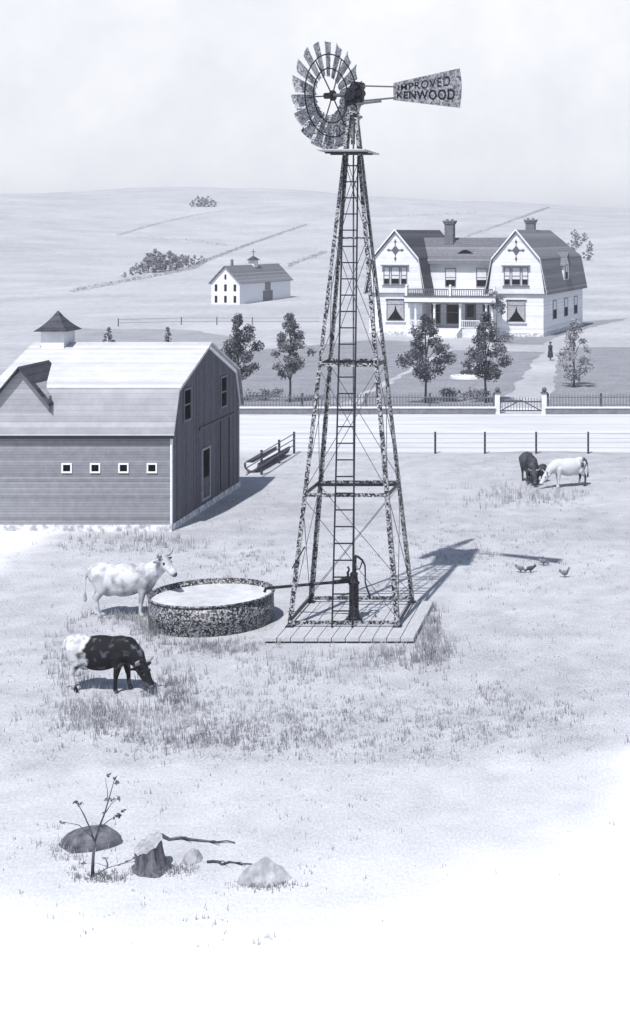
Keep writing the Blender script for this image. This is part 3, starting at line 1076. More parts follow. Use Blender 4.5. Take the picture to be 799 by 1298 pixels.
def gambrel_block(c, depth, hip):
    mb = MB()
    mb.box(c - 2.5, c + 2.5, 0, depth, 0.35, 3.8)
    mb.build('wall', M['white'], house)
    mb = MB(); mb.box(c - 2.55, c + 2.55, -0.05, depth + 0.05, -0.1, 0.35)
    mb.build('foundation', M['stone'], house)
    mb = MB()
    pl = [(c - 2.6, 3.86), (c + 2.6, 3.86), (c + 2.17, 6.88), (c, 9.4), (c - 2.17, 6.88)]
    mb.prism(pl, -0.06, 0.2)
    gw = mb.build('gable_wall', M['white'], house)
    mb = MB(); mb.box(c - 2.78, c + 2.78, -0.22, 0.1, 3.78, 3.855)
    mb.build('storey_band', M['trim_grey'], house)
    mb = MB()
    v0, v1 = -0.28, depth + 0.2
    vr = depth - 4 if hip else depth + 0.2
    for s in (-1, 1):
        roof_quad(mb, (c + s * 2.85, v0, 3.75), (c + s * 2.22, v0, 6.9), (c + s * 2.22, v1, 6.9), (c + s * 2.85, v1, 3.75))
        roof_quad(mb, (c + s * 2.27, v0 - 0.002, 6.88), (c, v0 - 0.002, 9.5), (c, vr, 9.5), (c + s * 2.27, v1, 6.88))
    if hip:
        mb.add([(c - 2.3, v1, 6.95), (c + 2.3, v1, 6.95), (c, vr, 9.6)], [(0, 1, 2)])
    pl = [(c - 2.7, 3.86), (c + 2.7, 3.86), (c + 2.17, 6.88), (c + 0, 9.2 if not hip else 6.9), (c - 2.17, 6.88)]
    mb.prism(pl, depth - 0.2, depth + 0.1)
    rf = mb.build('roof', M['shingle_mid'] if hip else M['shingle_dark'], house)
    # white barge boards along the gable edge
    mb = MB()
    pts = [(2.86, 3.76), (2.24, 6.9), (0, 9.52), (-2.24, 6.9), (-2.86, 3.76)]
    for i in range(4):
        (x0, z0), (x1, z1) = pts[i], pts[i + 1]
        mb.hexa([(c + x0, v0 - 0.05, z0 - 0.02), (c + x0, v0 - 0.004, z0 - 0.02), (c + x1, v0 - 0.004, z1 - 0.02), (c + x1, v0 - 0.05, z1 - 0.02),
                 (c + x0, v0 - 0.05, z0 + 0.16), (c + x0, v0 - 0.004, z0 + 0.16), (c + x1, v0 - 0.004, z1 + 0.16), (c + x1, v0 - 0.05, z1 + 0.16)])
    mb.build('barge_board', M['white_trim'], rf)
    # gable ornament
    mb = MB()
    k = 7.75
    mb.prism([(c - 0.34, k), (c, k - 0.42), (c + 0.34, k), (c, k + 0.42)], -0.13, -0.065)
    for (dx, dz) in ((0, 0.7), (0, -0.7), (0.55, 0), (-0.55, 0)):
        mb.bar((c + dx * 0.45, -0.1, k + dz * 0.5), (c + dx * 1.4, -0.1, k + dz * 1.4), 0.05, 0.07, (0, 1, 0))
        mb.ball((c + dx * 1.15, -0.1, k + dz * 1.1), (0.11, 0.05, 0.11), n=8, m=6)
    mb.build('gable_ornament', M['steel_mid'], house)
    # triple window with hood above, curtained window below
    for du, hw in ((-0.82, 0.3), (0, 0.42), (0.82, 0.3)):
        win(house, c + du, 4.62, 6.25, hw, -0.06, 0.68)
    mb = MB(); mb.box(c - 1.3, c + 1.3, -0.42, -0.06, 6.3, 6.4)
    mb.box(c - 1.25, c + 1.25, -0.2, -0.06, 4.5, 4.58)
    mb.build('window_hood', M['trim_grey'], house)
    win(house, c, 1.3, 3.3, 0.85, 0.0, 0, True)
    mb = MB(); mb.box(c - 0.98, c + 0.98, -0.16, 0.0, 1.2, 1.28); mb.box(c - 0.98, c + 0.98, -0.16, 0.0, 3.32, 3.42)
    mb.build('window_sill', M['white_trim'], house)
CR, CL = -2.55, -13.85
gambrel_block(CR, 17, True)
gambrel_block(CL, 13, False)
# middle block
mb = MB(); mb.box(CL + 2.5, CR - 2.5, 2.3, 10, 0.35, 6.6)
mb.build('wall', M['white'], house)
mb = MB()
roof_quad(mb, (CL + 0.6, 1.85, 6.62), (CR - 0.6, 1.85, 6.62), (CR - 0.6, 6.1, 8.75), (CL + 0.6, 6.1, 8.75))
roof_quad(mb, (CL + 0.6, 10.4, 6.62), (CR - 0.6, 10.4, 6.62), (CR - 0.6, 6.1, 8.75), (CL + 0.6, 6.1, 8.75))
mr_ = mb.build('roof', M['shingle_mid'], house)
mb = MB(); mb.box(CL + 2.52, CR - 2.52, 1.78, 1.86, 6.45, 6.75)
mb.build('eave_board', M['trim_grey'], mr_)
mb = MB()      # eyebrow vent in the middle roof
o = len(mb.v)
cm = (CL + CR) / 2
prev = []
N = 10
for i in range(N + 1):
    a = i / N
    x = cm - 0.95 + 1.9 * a
    hgt = 0.42 * math.sin(math.pi * a) ** 1.5
    mb.v.append((x, 3.1, 7.3)); mb.v.append((x, 3.1, 7.33 + hgt)); mb.v.append((x, 4.3, 7.95))
for i in range(N):
    mb.f.append((i * 3 + 1, i * 3 + 4, i * 3 + 5, i * 3 + 2))
fr_ = MB(); fr_.v = list(mb.v)
for i in range(N):
    fr_.f.append((i * 3, i * 3 + 3, i * 3 + 4, i * 3 + 1))
mb.build('eyebrow_roof', M['shingle_mid'], mr_)
fr_.build('eyebrow_vent', M['pane'], mr_)
for u in (-9.35, -6.4):
    win(house, u, 4.35, 6.05, 0.52, 2.3, 0.62)
for u, hw in ((-10.75, 0.45), (-9.15, 0.6), (-5.8, 0.5)):
    win(house, u, 0.95, 3.02, hw, 2.3, 0.15)
mb = MB(); mb.box(-7.95, -6.95, 2.2, 2.31, 0.72, 2.9)
dr = mb.build('door', M['fence_mid'], house)
mb = MB(); mb.box(-7.75, -7.15, 2.18, 2.199, 1.6, 2.7); mb.build('pane', M['pane'], dr)
mb = MB(); mb.ball((-7.85, 2.16, 1.6), 0.05, n=8, m=6); mb.build('handle', M['steel'], dr)
# side windows and dormer of the right block
for v in (4.4, 9.2, 13.6):
    side_win(house, v, 1.35, 3.1, 0.75, CR + 2.5)
mb = MB()
dv0, dv1 = 7.2, 9.4
ue = CR + 2.75
mb.add([(ue, dv0, 4.6), (ue, dv1, 4.6), (ue, dv1, 6.3), (ue, (dv0 + dv1) / 2, 7.35), (ue, dv0, 6.3),
        (CR + 1.2, dv0, 4.6), (CR + 1.2, dv1, 4.6), (CR + 1.2, dv1, 6.3), (CR + 1.2, (dv0 + dv1) / 2, 7.35), (CR + 1.2, dv0, 6.3)],
       [(0, 1, 2, 3, 4), (0, 4, 9, 5), (1, 6, 7, 2), (2, 7, 8, 3), (3, 8, 9, 4)])
dm = mb.build('dormer', M['white'], house)
mb = MB()
vm = (dv0 + dv1) / 2
roof_quad(mb, (ue + 0.2, dv0 - 0.2, 6.15), (ue + 0.2, vm, 7.42), (CR + 0.6, vm, 7.42), (CR + 0.6, dv0 - 0.2, 6.15), 0.08)
roof_quad(mb, (ue + 0.2, dv1 + 0.2, 6.15), (ue + 0.2, vm, 7.42), (CR + 0.6, vm, 7.42), (CR + 0.6, dv1 + 0.2, 6.15), 0.08)
mb.build('dormer_roof', M['shingle_mid'], dm)
side_win(house, vm, 4.9, 6.3, 0.5, ue)
# chimneys
for (u, v, zb, zt) in ((-10.25, 5.0, 6.5, 10.45), (-2.95, 7.0, 8.2, 10.55)):
    mb = MB()
    mb.box(u - 0.42, u + 0.42, v - 0.36, v + 0.36, zb, zt - 0.32)
    mb.box(u - 0.5, u + 0.5, v - 0.44, v + 0.44, zt - 0.317, zt - 0.16)
    mb.box(u - 0.56, u + 0.56, v - 0.5, v + 0.5, zt - 0.157, zt)
    ch = mb.build('chimney', M['brick'], house)
    mb = MB()
    for du in (-0.24, 0.24):
        mb.lathe([(0.13, 0), (0.12, 0.14)], 10, (u + du, v, zt + 0.003))
    mb.build('chimney_pot', M['brick'], ch)
# porch
pu0, pu1, pv0, pv1 = -12.3, -4.15, -1.6, 2.25
mb = MB(); mb.box(pu0, pu1, pv0, pv1 - 2.31, 0.0, 0.7)
mb.box(CL + 2.56, CR - 2.56, pv1 - 2.305, pv1, 0.0, 0.7)
pf = mb.build('porch_floor', M['pale_wall'], house)
mb = MB(); mb.box(pu0 - 0.15, pu1 + 0.15, pv0 - 0.15, -0.3, 3.0, 3.58); mb.box(CL + 2.62, CR - 2.62, -0.297, 2.29, 3.1, 3.56)
mb.build('porch_roof', M['white_trim'], house)
mb = MB(); mb.box(pu0 - 0.22, pu1 + 0.22, pv0 - 0.22, -0.285, 3.582, 3.66); mb.box(pu0 - 0.17, pu1 + 0.17, pv0 - 0.17, pv0 - 0.152, 3.0, 3.12)
mb.build('cornice', M['steel_mid'], house)
mb = MB()
u = pu0
while u <= pu1 + 0.01:
    mb.box(u - 0.03, u + 0.03, pv0 + 0.0, pv0 + 0.06, 3.663, 4.22)
    u += 0.17
mb.box(pu0 - 0.06, pu1 + 0.06, pv0 - 0.03, pv0 + 0.09, 4.222, 4.3)
bal = mb.build('balustrade', M['steel_mid'], house)
mb = MB()
for u in (pu0, (pu0 + pu1) / 2, pu1):
    mb.box(u - 0.11, u + 0.11, pv0 - 0.08, pv0 + 0.14, 3.662, 4.45)
    mb.ball((u, pv0 + 0.03, 4.56), 0.12, n=8, m=6)
mb.build('newel', M['white_trim'], bal)
for u in (-12.1, -11.5, -9.75, -7.35, -4.95, -4.4):
    mb = MB()
    mb.lathe([(0.16, 0), (0.16, 0.1), (0.12, 0.14), (0.1, 2.15), (0.15, 2.2), (0.16, 2.29)], 12, (u, pv0 + 0.2, 0.702))
    mb.build('column', M['white_trim'], house)
mb = MB()
for (a, b) in ((-12.0, -9.85), (-7.25, -4.5)):
    mb.box(a, b, pv0 + 0.17, pv0 + 0.23, 1.42, 1.5)
    mb.box(a, b, pv0 + 0.17, pv0 + 0.23, 0.82, 0.88)
    u = a + 0.1
    while u < b:
        mb.box(u - 0.025, u + 0.025, pv0 + 0.18, pv0 + 0.22, 0.882, 1.418)
        u += 0.18
mb.build('railing', M['white_trim'], house)
mb = MB()
for i in range(4):
    mb.box(-9.7, -7.4, pv0 - 0.35 * (i + 1), pv0 - 0.35 * i - 0.002, 0.0, 0.7 - 0.14 * (i + 1) + 0.02)
mb.build('steps', M['pale_wall'], house)
for u in (-9.85, -7.25):
    mb = MB()
    mb.hexa([(u - 0.12, pv0 - 1.5, 0), (u + 0.12, pv0 - 1.5, 0), (u + 0.12, pv0 - 0.01, 0), (u - 0.12, pv0 - 0.01, 0),
             (u - 0.12, pv0 - 1.5, 0.4), (u + 0.12, pv0 - 1.5, 0.4), (u + 0.12, pv0 - 0.01, 0.9), (u - 0.12, pv0 - 0.01, 0.9)])
    mb.build('step_wall', M['stone'], house)

# ------------------------------------------------------------------ far barn
fb0 = G(304, 388)
fb = thing('barn', 'small pale barn with a plain gable roof and ridge cupola on the far field', 'barn', (fb0.x, fb0.y, -0.05), -R(12))
FW, FD, FE, FR = 3.9, 15.0, 3.05, 5.1
mb = MB(); mb.box(-FW, 0, 0.2, FD, 0, FE)
mb.prism([(-FW + 0.05, FE), (-0.05, FE), (-FW / 2, FR - 0.08)], 0.2, FD - 0.05)
mb.box(-FW, 0, 0.0, 0.197, 0, FE)
mb.prism([(-FW, FE + 0.001), (0, FE + 0.001), (-FW / 2, FR - 0.05)], -0.01, 0.19)
mb.build('wall', M['white_trim'], fb)
mb = MB()
for s in (-1, 1):
    x = -FW / 2 + s * (FW / 2 + 0.25)
    roof_quad(mb, (x, -0.3, FE - 0.2), (-FW / 2, -0.3, FR), (-FW / 2, FD + 0.3, FR), (x, FD + 0.3, FE - 0.2), 0.1)
rf = mb.build('roof', M['shingle_mid'], fb)
for u in (-3.25, -1.95, -0.65):
    for z0 in (0.5, 1.95):
        mb = MB(); mb.box(u - 0.17, u + 0.17, -0.05, 0.05, z0, z0 + 0.85)
        mb.build('window', M['pane'], fb)
mb = MB(); mb.box(-2.07, -1.83, -0.06, 0.05, 3.45, 4.05); mb.build('window', M['pane'], fb)
mb = MB(); mb.box(-0.02, 0.06, 6.6, 9.4, 0.05, 1.75); mb.build('door', M['fence_mid'], fb)
mb = MB(); mb.box(-0.02, 0.05, 7.2, 8.8, 1.8, 2.85); mb.build('loft_door', M['trim_grey'], fb)
mb = MB(); mb.box(-FW / 2 - 0.4, -FW / 2 + 0.4, 7.2, 8.4, FR - 0.3, FR + 0.65)
cu_ = mb.build('cupola', M['pale_wall'], fb)
mb = MB(); mb.add([(-FW / 2 - 0.6, 6.9, FR + 0.65), (-FW / 2 + 0.6, 6.9, FR + 0.65), (-FW / 2 + 0.6, 8.7, FR + 0.65), (-FW / 2 - 0.6, 8.7, FR + 0.65), (-FW / 2, 7.8, FR + 1.25)],
                  [(3, 2, 1, 0), (0, 1, 4), (1, 2, 4), (2, 3, 4), (3, 0, 4)])
mb.build('cupola_roof', M['shingle_dark'], cu_)
mb = MB(); mb.tube((-FW / 2, 7.8, FR + 1.2), (-FW / 2, 7.8, FR + 2.1), 0.05, n=6); mb.bar((-FW / 2 - 0.3, 7.8, FR + 1.75), (-FW / 2 + 0.3, 7.8, FR + 1.75), 0.06, 0.08)
mb.build('weather_vane', M['steel'], cu_)
mb = MB(); mb.box(-FW / 2 - 0.12, -FW / 2 + 0.12, 1.6, 1.9, FR - 0.2, FR + 0.85); mb.build('chimney', M['brick'], fb)

# ------------------------------------------------------------------ fences, walls, gate
def picket_fence(label, wpts, post_px):
    p0, p1 = wpts
    d = (p1 - p0); L_ = d.length; d.normalize()
    root = thing('picket_fence', label, 'fence', p0, math.atan2(d.y, d.x), 'picket fences along the road')
    mb = MB()
    x = 0.0
    while x < L_:
        mb.box(x - 0.022, x + 0.022, -0.012, 0.012, 0.36, 0.98)
        mb.add([(x - 0.022, -0.012, 0.98), (x + 0.022, -0.012, 0.98), (x + 0.022, 0.012, 0.98), (x - 0.022, 0.012, 0.98), (x, 0, 1.04)], [(0, 1, 4), (1, 2, 4), (2, 3, 4), (3, 0, 4)])
        x += 0.155
    mb.build('pickets', M['fence_mid'], root)
    for z in (0.45, 0.85):
        mb = MB(); mb.box(0, L_, 0.014, 0.05, z - 0.025, z + 0.025); mb.build('rail', M['fence_mid'], root)
    k = max(2, int(L_ / 3.2))
    for i in range(k + 1):
        mb = MB(); xx = L_ * i / k
        mb.box(xx - 0.05, xx + 0.05, 0.053, 0.15, 0.3, 1.05); mb.build('post', M['fence_dark'], root)
WD = G(0, 525).y
def low_wall(label, x0, x1):
    root = thing('retaining_wall', label, 'wall', (x0, WD, 0), 0, 'low bank walls along the road')
    mb = MB(); mb.box(0, x1 - x0, 0, 0.35, -0.1, 0.3); mb.build('wall_body', M['wall_dark'], root)
    mb = MB(); mb.box(-0.03, x1 - x0 + 0.03, -0.04, 0.4, 0.302, 0.37); mb.build('coping', M['white_trim'], root)
def XW(px): return (px - PX0) / F_PX * WD
xl, xg0, xg1, xr = -30.0, XW(628), XW(692), XW(830)
low_wall('long low dark bank wall with pale coping left of the drive gate', xl, xg0)
low_wall('short low dark bank wall with pale coping right of the drive gate', xg1, xr)
picket_fence('long dark picket fence on the low wall left of the drive gate', (Vector((xl, WD + 0.15, 0)), Vector((xg0 - 0.1, WD + 0.15, 0))), None)
picket_fence('short dark picket fence on the low wall right of the drive gate', (Vector((xg1 + 0.1, WD + 0.15, 0)), Vector((xr, WD + 0.15, 0))), None)
def gate_post(x, label):
    root = thing('gate_post', label, 'gate post', (x, WD + 0.2, 0), 0, 'posts of the drive gate')
    mb = MB(); mb.box(-0.13, 0.13, -0.13, 0.13, 0, 1.05); mb.build('shaft', M['pale_wall'], root)
    mb = MB(); mb.box(-0.18, 0.18, -0.18, 0.18, 1.053, 1.12); mb.ball((0, 0, 1.24), 0.13, n=10, m=8); mb.build('cap', M['steel_mid'], root)
gate_post(XW(630.5), 'pale gate post with ball cap on the windmill side of the drive gate')
gate_post(XW(690), 'pale gate post with ball cap at the far end of the drive gate')
gx0, gx1 = XW(633), XW(687.5)
gate = thing('gate', 'low slatted drive gate with crossing diagonal braces between the two capped posts', 'gate', (gx0, WD + 0.2, 0))
gw_ = gx1 - gx0
mb = MB()
for z in (0.16, 0.62):
    mb.box(0, gw_, -0.02, 0.02, z - 0.03, z + 0.03)
mb.box(0, 0.06, -0.03, 0.03, 0.1, 0.8); mb.box(gw_ - 0.06, gw_, -0.03, 0.03, 0.1, 0.8)
mb.build('gate_frame', M['fence_dark'], gate)
mb = MB()
x = 0.14
while x < gw_ - 0.1:
    mb.box(x - 0.018, x + 0.018, -0.04, -0.022, 0.1, 0.75 + 0.12 * math.sin(math.pi * x / gw_))
    x += 0.15
mb.build('gate_slats', M['fence_mid'], gate)
mb = MB()
mb.bar((0.08, 0.04, 0.16), (gw_ / 2, 0.04, 0.7), 0.02, 0.05); mb.bar((gw_ - 0.08, 0.04, 0.16), (gw_ / 2, 0.04, 0.7), 0.02, 0.05)
mb.build('brace', M['fence_dark'], gate)

wf0, wf1 = G(373, 575.5), G(800, 573)
fx = thing('wire_fence', 'thin wire fence on dark posts along the near side of the pale road', 'fence', (0, 0, 0))
for px in (373, 552, 615, 680, 746, 812):
    mb = MB(); p = G(px, 575)
    mb.box(p.x - 0.04, p.x + 0.04, p.y - 0.04, p.y + 0.04, 0, 0.92)
    mb.build('post', M['fence_dark'], fx)
pa, pb = G(373, 575), G(830, 575)
for z in (0.25, 0.46, 0.66, 0.86):
    mb = MB(); mb.tube(pa + Vector((0, -0.05, z)), pb + Vector((0, -0.05, z)), 0.009, n=5); mb.build('wire', M['wire'], fx)
rfx = thing('rail_fence', 'short three-rail fence running back from the barn corner to the road', 'fence', (0, 0, 0))
ra, rb = Vector((-14.2, 55.3, 0)), Vector((pa.x, pa.y - 0.12, 0))
for k in (0.32, 0.68):
    p = ra.lerp(rb, k)
    mb = MB(); mb.box(p.x - 0.04, p.x + 0.04, p.y - 0.04, p.y + 0.04, 0, 0.95); mb.build('post', M['fence_dark'], rfx)
for z in (0.4, 0.65, 0.88):
    mb = MB(); mb.bar(ra + Vector((0.06, 0, z)), rb + Vector((0.06, 0, z)), 0.02, 0.035); mb.build('rail', M['fence_mid'], rfx)
# hollow log trough
trough = thing('log_trough', 'hollowed log trough lying behind the rail fence beside the barn', 'trough', (-14.62, 60.6, 0), R(-2))
mb = MB()
L_ = 4.6; ro, ri = 0.3, 0.235
N = 14
ring_o = [(ro * math.cos(math.pi + math.pi * i / N * 1.14 - 0.22), ro * math.sin(math.pi + math.pi * i / N * 1.14 - 0.22)) for i in range(N + 1)]
ring_i = [(ri * math.cos(math.pi + math.pi * i / N * 1.14 - 0.22), ri * math.sin(math.pi + math.pi * i / N * 1.14 - 0.22)) for i in range(N + 1)]
pl = ring_o + list(reversed(ring_i))
zc = 0.32
n = len(pl)
for y in (-L_ / 2, L_ / 2):
    mb.v += [(x, y, z + zc) for x, z in pl]
for i in range(n):
    j = (i + 1) % n
    mb.f.append((i, j, n + j, n + i))
for i in range(N):
    for o, fl in ((0, 0), (n, 1)):
        f = (o + i, o + i + 1, o + n - 2 - i, o + n - 1 - i)
        mb.f.append(f)
mb.build('shell', M['bark'], trough)
mb = MB()
for y in (-L_ / 2 + 0.05, L_ / 2 - 0.15):
    mb.add([(x, y, z + zc) for x, z in ring_i] + [(x, y + 0.1, z + zc) for x, z in ring_i],
           [tuple(range(N + 1)), tuple(N + 1 + i for i in reversed(range(N + 1)))] + [(i, i + 1, N + 2 + i, N + 1 + i) for i in range(N)] + [(N, 0, N + 1, 2 * N + 1)])
mb.build('end_board', M['pale_wall'], trough)

mb = MB(); mb.box(-0.215, 0.215, -L_ / 2 + 0.16, L_ / 2 - 0.16, 0.235, 0.25); mb.build('feed', M['road'], trough)

# ------------------------------------------------------------------ trees and plants
def leaf_cloud(rnd, centres, n, size, spread):
    mb = MB()
    tot = sum(c[1] ** 2 for c in centres)
    for (c, r) in centres:
        k = max(6, int(n * r * r / tot))
        for _ in range(k):
            d = Vector((rnd.gauss(0, 1), rnd.gauss(0, 1), rnd.gauss(0, 1))).normalized() * r * (rnd.random() ** 0.45) * rnd.uniform(0.8, 1.15)
            d.z *= 0.8
            p = Vector(c) + d
            s = size * rnd.uniform(0.6, 1.3)
            a = Vector((rnd.gauss(0, 1), rnd.gauss(0, 1), rnd.gauss(0, 0.8))).normalized()
            b = a.cross(Vector((rnd.gauss(0, 1), rnd.gauss(0, 1), rnd.gauss(0, 1)))).normalized()
            mb.add([p - a * s, p + b * s * 0.5, p + a * s, p - b * s * 0.5], [(0, 1, 2, 3)])
    return mb

def make_tree(name, label, cat, base, h, cw, lo, seed, n=2200, leaf=0.09, mat='leaf', group=None, conical=0.5, trunk_r=0.06, clumps=26):
    rnd = random.Random(seed)
    root = thing(name, label, cat, base, rnd.uniform(0, 6), group)
    centres = []
    zlo = h * lo
    tips = []
    for i in range(clumps):
        k = (i + 0.5) / clumps
        z = zlo + (h - zlo) * (k ** 0.9) * 0.96
        prof = math.sin(math.pi * min(1, (k * 0.86 + 0.16))) ** 0.7
        prof = prof * (1 - conical * k) * (0.55 + 0.45 * min(1, k * 4))
        an = i * 2.4 + rnd.uniform(-0.5, 0.5)
        rad = cw / 2 * prof * rnd.uniform(0.3, 1.1)
        r = cw * 0.5 * rnd.uniform(0.22, 0.4) * (1 - 0.4 * k)
        c = Vector((rad * math.cos(an), rad * math.sin(an), z))
        centres.append((c, r)); tips.append(c)
    centres.append((Vector((0, 0, h * 0.97)), cw * 0.09))
    leaf_cloud(rnd, centres, n, leaf, 1).build('crown', M[mat], root)
    mb = MB()
    pts = [Vector((0, 0, -0.05)), Vector((rnd.uniform(-.03, .03), 0, zlo * 0.6)), Vector((rnd.uniform(-.05, .05), rnd.uniform(-.05, .05), zlo * 1.1)), Vector((0, 0, h * 0.65)), Vector((0, 0, h * 0.92))]
    mb.path(pts, [trunk_r * 1.25, trunk_r, trunk_r * 0.85, trunk_r * 0.45, trunk_r * 0.15], 8)
    for c in tips[::2]:
        z0 = max(zlo * 0.8, c.z - 0.28 * h * rnd.uniform(0.6, 1.2))
        a = Vector((0, 0, z0)); mid = a.lerp(c, 0.5) + Vector((0, 0, 0.03 * h))
        mb.path([a, mid, c], [trunk_r * 0.42, trunk_r * 0.3, trunk_r * 0.1], 5)
    mb.build('trunk', M['bark'], root, True)
    return root
GT = 'young trees along the picket fence'
make_tree('young_tree', 'young leafy tree nearest the dark gable of the grey barn', 'tree', G(302, 508), 4.8, 3.0, 0.24, 11, 4200, 0.085, 'leaf_dark', GT)
make_tree('young_tree', 'young leafy tree between the barn and the left windmill legs', 'tree', G(368, 510), 4.9, 2.8, 0.3, 12, 3600, 0.085, 'leaf', GT)
make_tree('young_tree', 'dark leafy young tree left of the round flower bed, in front of the porch steps', 'tree', G(540, 511), 4.8, 3.2, 0.3, 13, 4400, 0.085, 'leaf_dark', GT)
make_tree('young_tree', 'dark leafy young tree right of the round flower bed, near the capped gate post', 'tree', G(616, 511), 4.95, 3.0, 0.3, 14, 4200, 0.085, 'leaf_dark', GT)
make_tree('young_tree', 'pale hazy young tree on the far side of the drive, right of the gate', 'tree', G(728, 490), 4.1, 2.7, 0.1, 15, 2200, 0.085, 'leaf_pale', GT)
make_tree('small_tree', 'little tree peeping over the barn roof nearer the cupola', 'tree', G(138, 474), 3.1, 1.3, 0.2, 16, 800, 0.075, 'leaf_dark', 'little trees behind the barn', trunk_r=0.05)
make_tree('small_tree', 'little pointed tree peeping over the barn roof nearer the gable peak', 'tree', G(213, 474), 3.15, 1.2, 0.2, 17, 700, 0.075, 'leaf_mid', 'little trees behind the barn', conical=0.75, trunk_r=0.05)

# orchard patch and skyline trees on the hills
LP = 'small dark round tree in the copse on the hill beyond the pale barn'
protos = []
def hill_tree(px, py, hpx, label, group, k, rnd):
    p = hit(px, py)
    if p is None: return
    s = 1.25 * hpx * p.y / F_PX
    if len(protos) < 3:
        t = make_tree('hill_tree', label, 'tree', p, 1.0, 0.95, 0.08, 50 + len(protos), 480, 0.06, 'leaf_mid', group, 0.35, 0.03, 14)
        t.scale = (s, s, s); protos.append(t)
    else:
        t = dup(protos[k % 3], p, rnd.uniform(0, 6), s, label); t['group'] = group
rnd = random.Random(5)
copse = [(158, 352, 6), (168, 349, 9), (178, 348, 10), (188, 346, 20), (197, 345, 23), (207, 344, 17), (215, 343, 20), (223, 342, 15), (231, 340, 14), (239, 339, 12), (247, 337, 11), (256, 334, 8),
         (173, 343, 8), (183, 341, 11), (201, 338, 13), (219, 336, 12), (235, 335, 9), (193, 336, 10)]
for i, (px, py, hpx) in enumerate(copse):
    hill_tree(px, py, hpx, LP, 'copse trees on the hill', i, rnd)
for i, (px, py, hpx) in enumerate([(244, 262, 7), (251, 262, 11), (257, 262, 10), (264, 262, 11), (271, 262, 7)]):
    hill_tree(px, py, hpx, 'tiny dark tree in the clump high on the left hill crest', 'crest clump trees', i, rnd)
for i, (px, py, hpx) in enumerate([(725, 322, 14), (733, 312, 12), (746, 330, 12), (729, 302, 9), (741, 306, 9), (748, 318, 10)]):
    hill_tree(px, py, hpx, 'loose grey tree on the slope behind the right end of the farmhouse', 'trees behind the farmhouse', i, rnd)

# hedgerows between the hill fields
def hedgerow(label, pix, hgt, seed, dens=3.0):
    rnd = random.Random(seed)
    pts = []
    for i in range(len(pix) - 1):
        (x0, y0), (x1, y1) = pix[i], pix[i + 1]
        k = 10
        for j in range(k):
            p = hit(x0 + (x1 - x0) * j / k, y0 + (y1 - y0) * j / k)
            if p: pts.append(p)
    if len(pts) < 2: return
    mb = MB()
    base = pts[0].copy()
    for a, b in zip(pts, pts[1:]):
        L_ = (b - a).length
        if L_ > 60: continue
        for _ in range(int(L_ * dens)):
            q = a.lerp(b, rnd.random())
            p = Vector((q.x + rnd.gauss(0, 0.3), q.y + rnd.gauss(0, 0.3), 0))
            p.z = hill(p.x, p.y) + rnd.random() * hgt
            s = rnd.uniform(0.12, 0.3) * hgt
            a_ = Vector((rnd.gauss(0, 1), rnd.gauss(0, 1), rnd.gauss(0, 1))).normalized()
            b_ = a_.cross(Vector((rnd.gauss(0, 1), rnd.gauss(0, 1), rnd.gauss(0, 1)))).normalized()
            p = p - base
            mb.add([p - a_ * s, p + b_ * s * 0.7, p + a_ * s, p - b_ * s * 0.7], [(0, 1, 2, 3)])
    tag(mb.build('hedgerow', M['hedge'], loc=base), label, 'hedge', 'hedgerows between the hill fields')
hedgerow('long hedgerow climbing past the copse towards the windmill tower', [(90, 371), (150, 359), (205, 349), (245, 341), (262, 331), (320, 309), (396, 283)], 0.5, 1, 20)
hedgerow('thin hedgerow high on the left hill below the crest clump', [(150, 299), (185, 288), (222, 279), (255, 272), (290, 267)], 0.45, 2, 14)
hedgerow('faint hedgerow curving across the middle of the left hill', [(175, 303), (230, 304), (295, 313)], 0.5, 3, 9)
hedgerow('short hedgerow rising behind the roof of the small pale barn', [(366, 338), (390, 329), (416, 319)], 0.6, 4, 12)
hedgerow('hedgerow rising over the right hill behind the farmhouse chimneys', [(590, 301), (640, 284), (702, 261)], 0.5, 6, 14)
hedgerow('hedgerow along the crest to the right of the tower top', [(470, 276), (560, 273), (610, 270)], 0.6, 7, 9)

def fence_far(label, pix):
    root = thing('field_fence', label, 'fence', (0, 0, 0))
    pts = [hit(*p) for p in pix]
    for p, q in zip(pts, pts[1:]):
        for z in (0.35, 0.7):
            mb = MB(); mb.bar(p + Vector((0, 0, z)), q + Vector((0, 0, z)), 0.03, 0.05); mb.build('rail', M['wire'], root)
        k = max(1, int((q - p).length / 3.5))
        for i in range(k):
            s = p.lerp(q, i / k); mb = MB(); mb.box(s.x - 0.05, s.x + 0.05, s.y - 0.05, s.y + 0.05, s.z, s.z + 0.8); mb.build('post', M['fence_mid'], root)
fence_far('thin far field fence across the meadow below the small pale barn', [(150, 414), (230, 412), (320, 412), (405, 412)])

# lawn plants: flower bed, shrubs, porch vine
fbp = G(594, 479)
bed = thing('flower_bed', 'round flower bed with a pale stone rim on the front lawn', 'flower bed', fbp)
mb = MB(); mb.lathe([(1.15, 0), (1.15, 0.16), (0.98, 0.18), (0.96, 0.06)], 36, caps=False); mb.build('rim', M['white_trim'], bed)
mb = MB(); mb.lathe([(0.97, 0.1), (0.5, 0.2), (0.001, 0.25)], 30, caps=False); mb.build('soil', M['stone'], bed)
rnd = random.Random(8)
leaf_cloud(rnd, [(Vector((0.1, 0, 0.4)), 0.3), (Vector((-0.3, 0.1, 0.35)), 0.22), (Vector((0.45, 0.05, 0.4)), 0.24), (Vector((0.1, 0.2, 0.75)), 0.14)], 420, 0.07, 1).build('plants', M['leaf_dark'], bed)
mb = MB(); mb.lathe([(0.1, 0), (0.05, 0.5), (0.14, 0.62), (0.16, 0.68)], 12, (0.3, 0, 0.2)); mb.build('urn', M['white_trim'], bed)
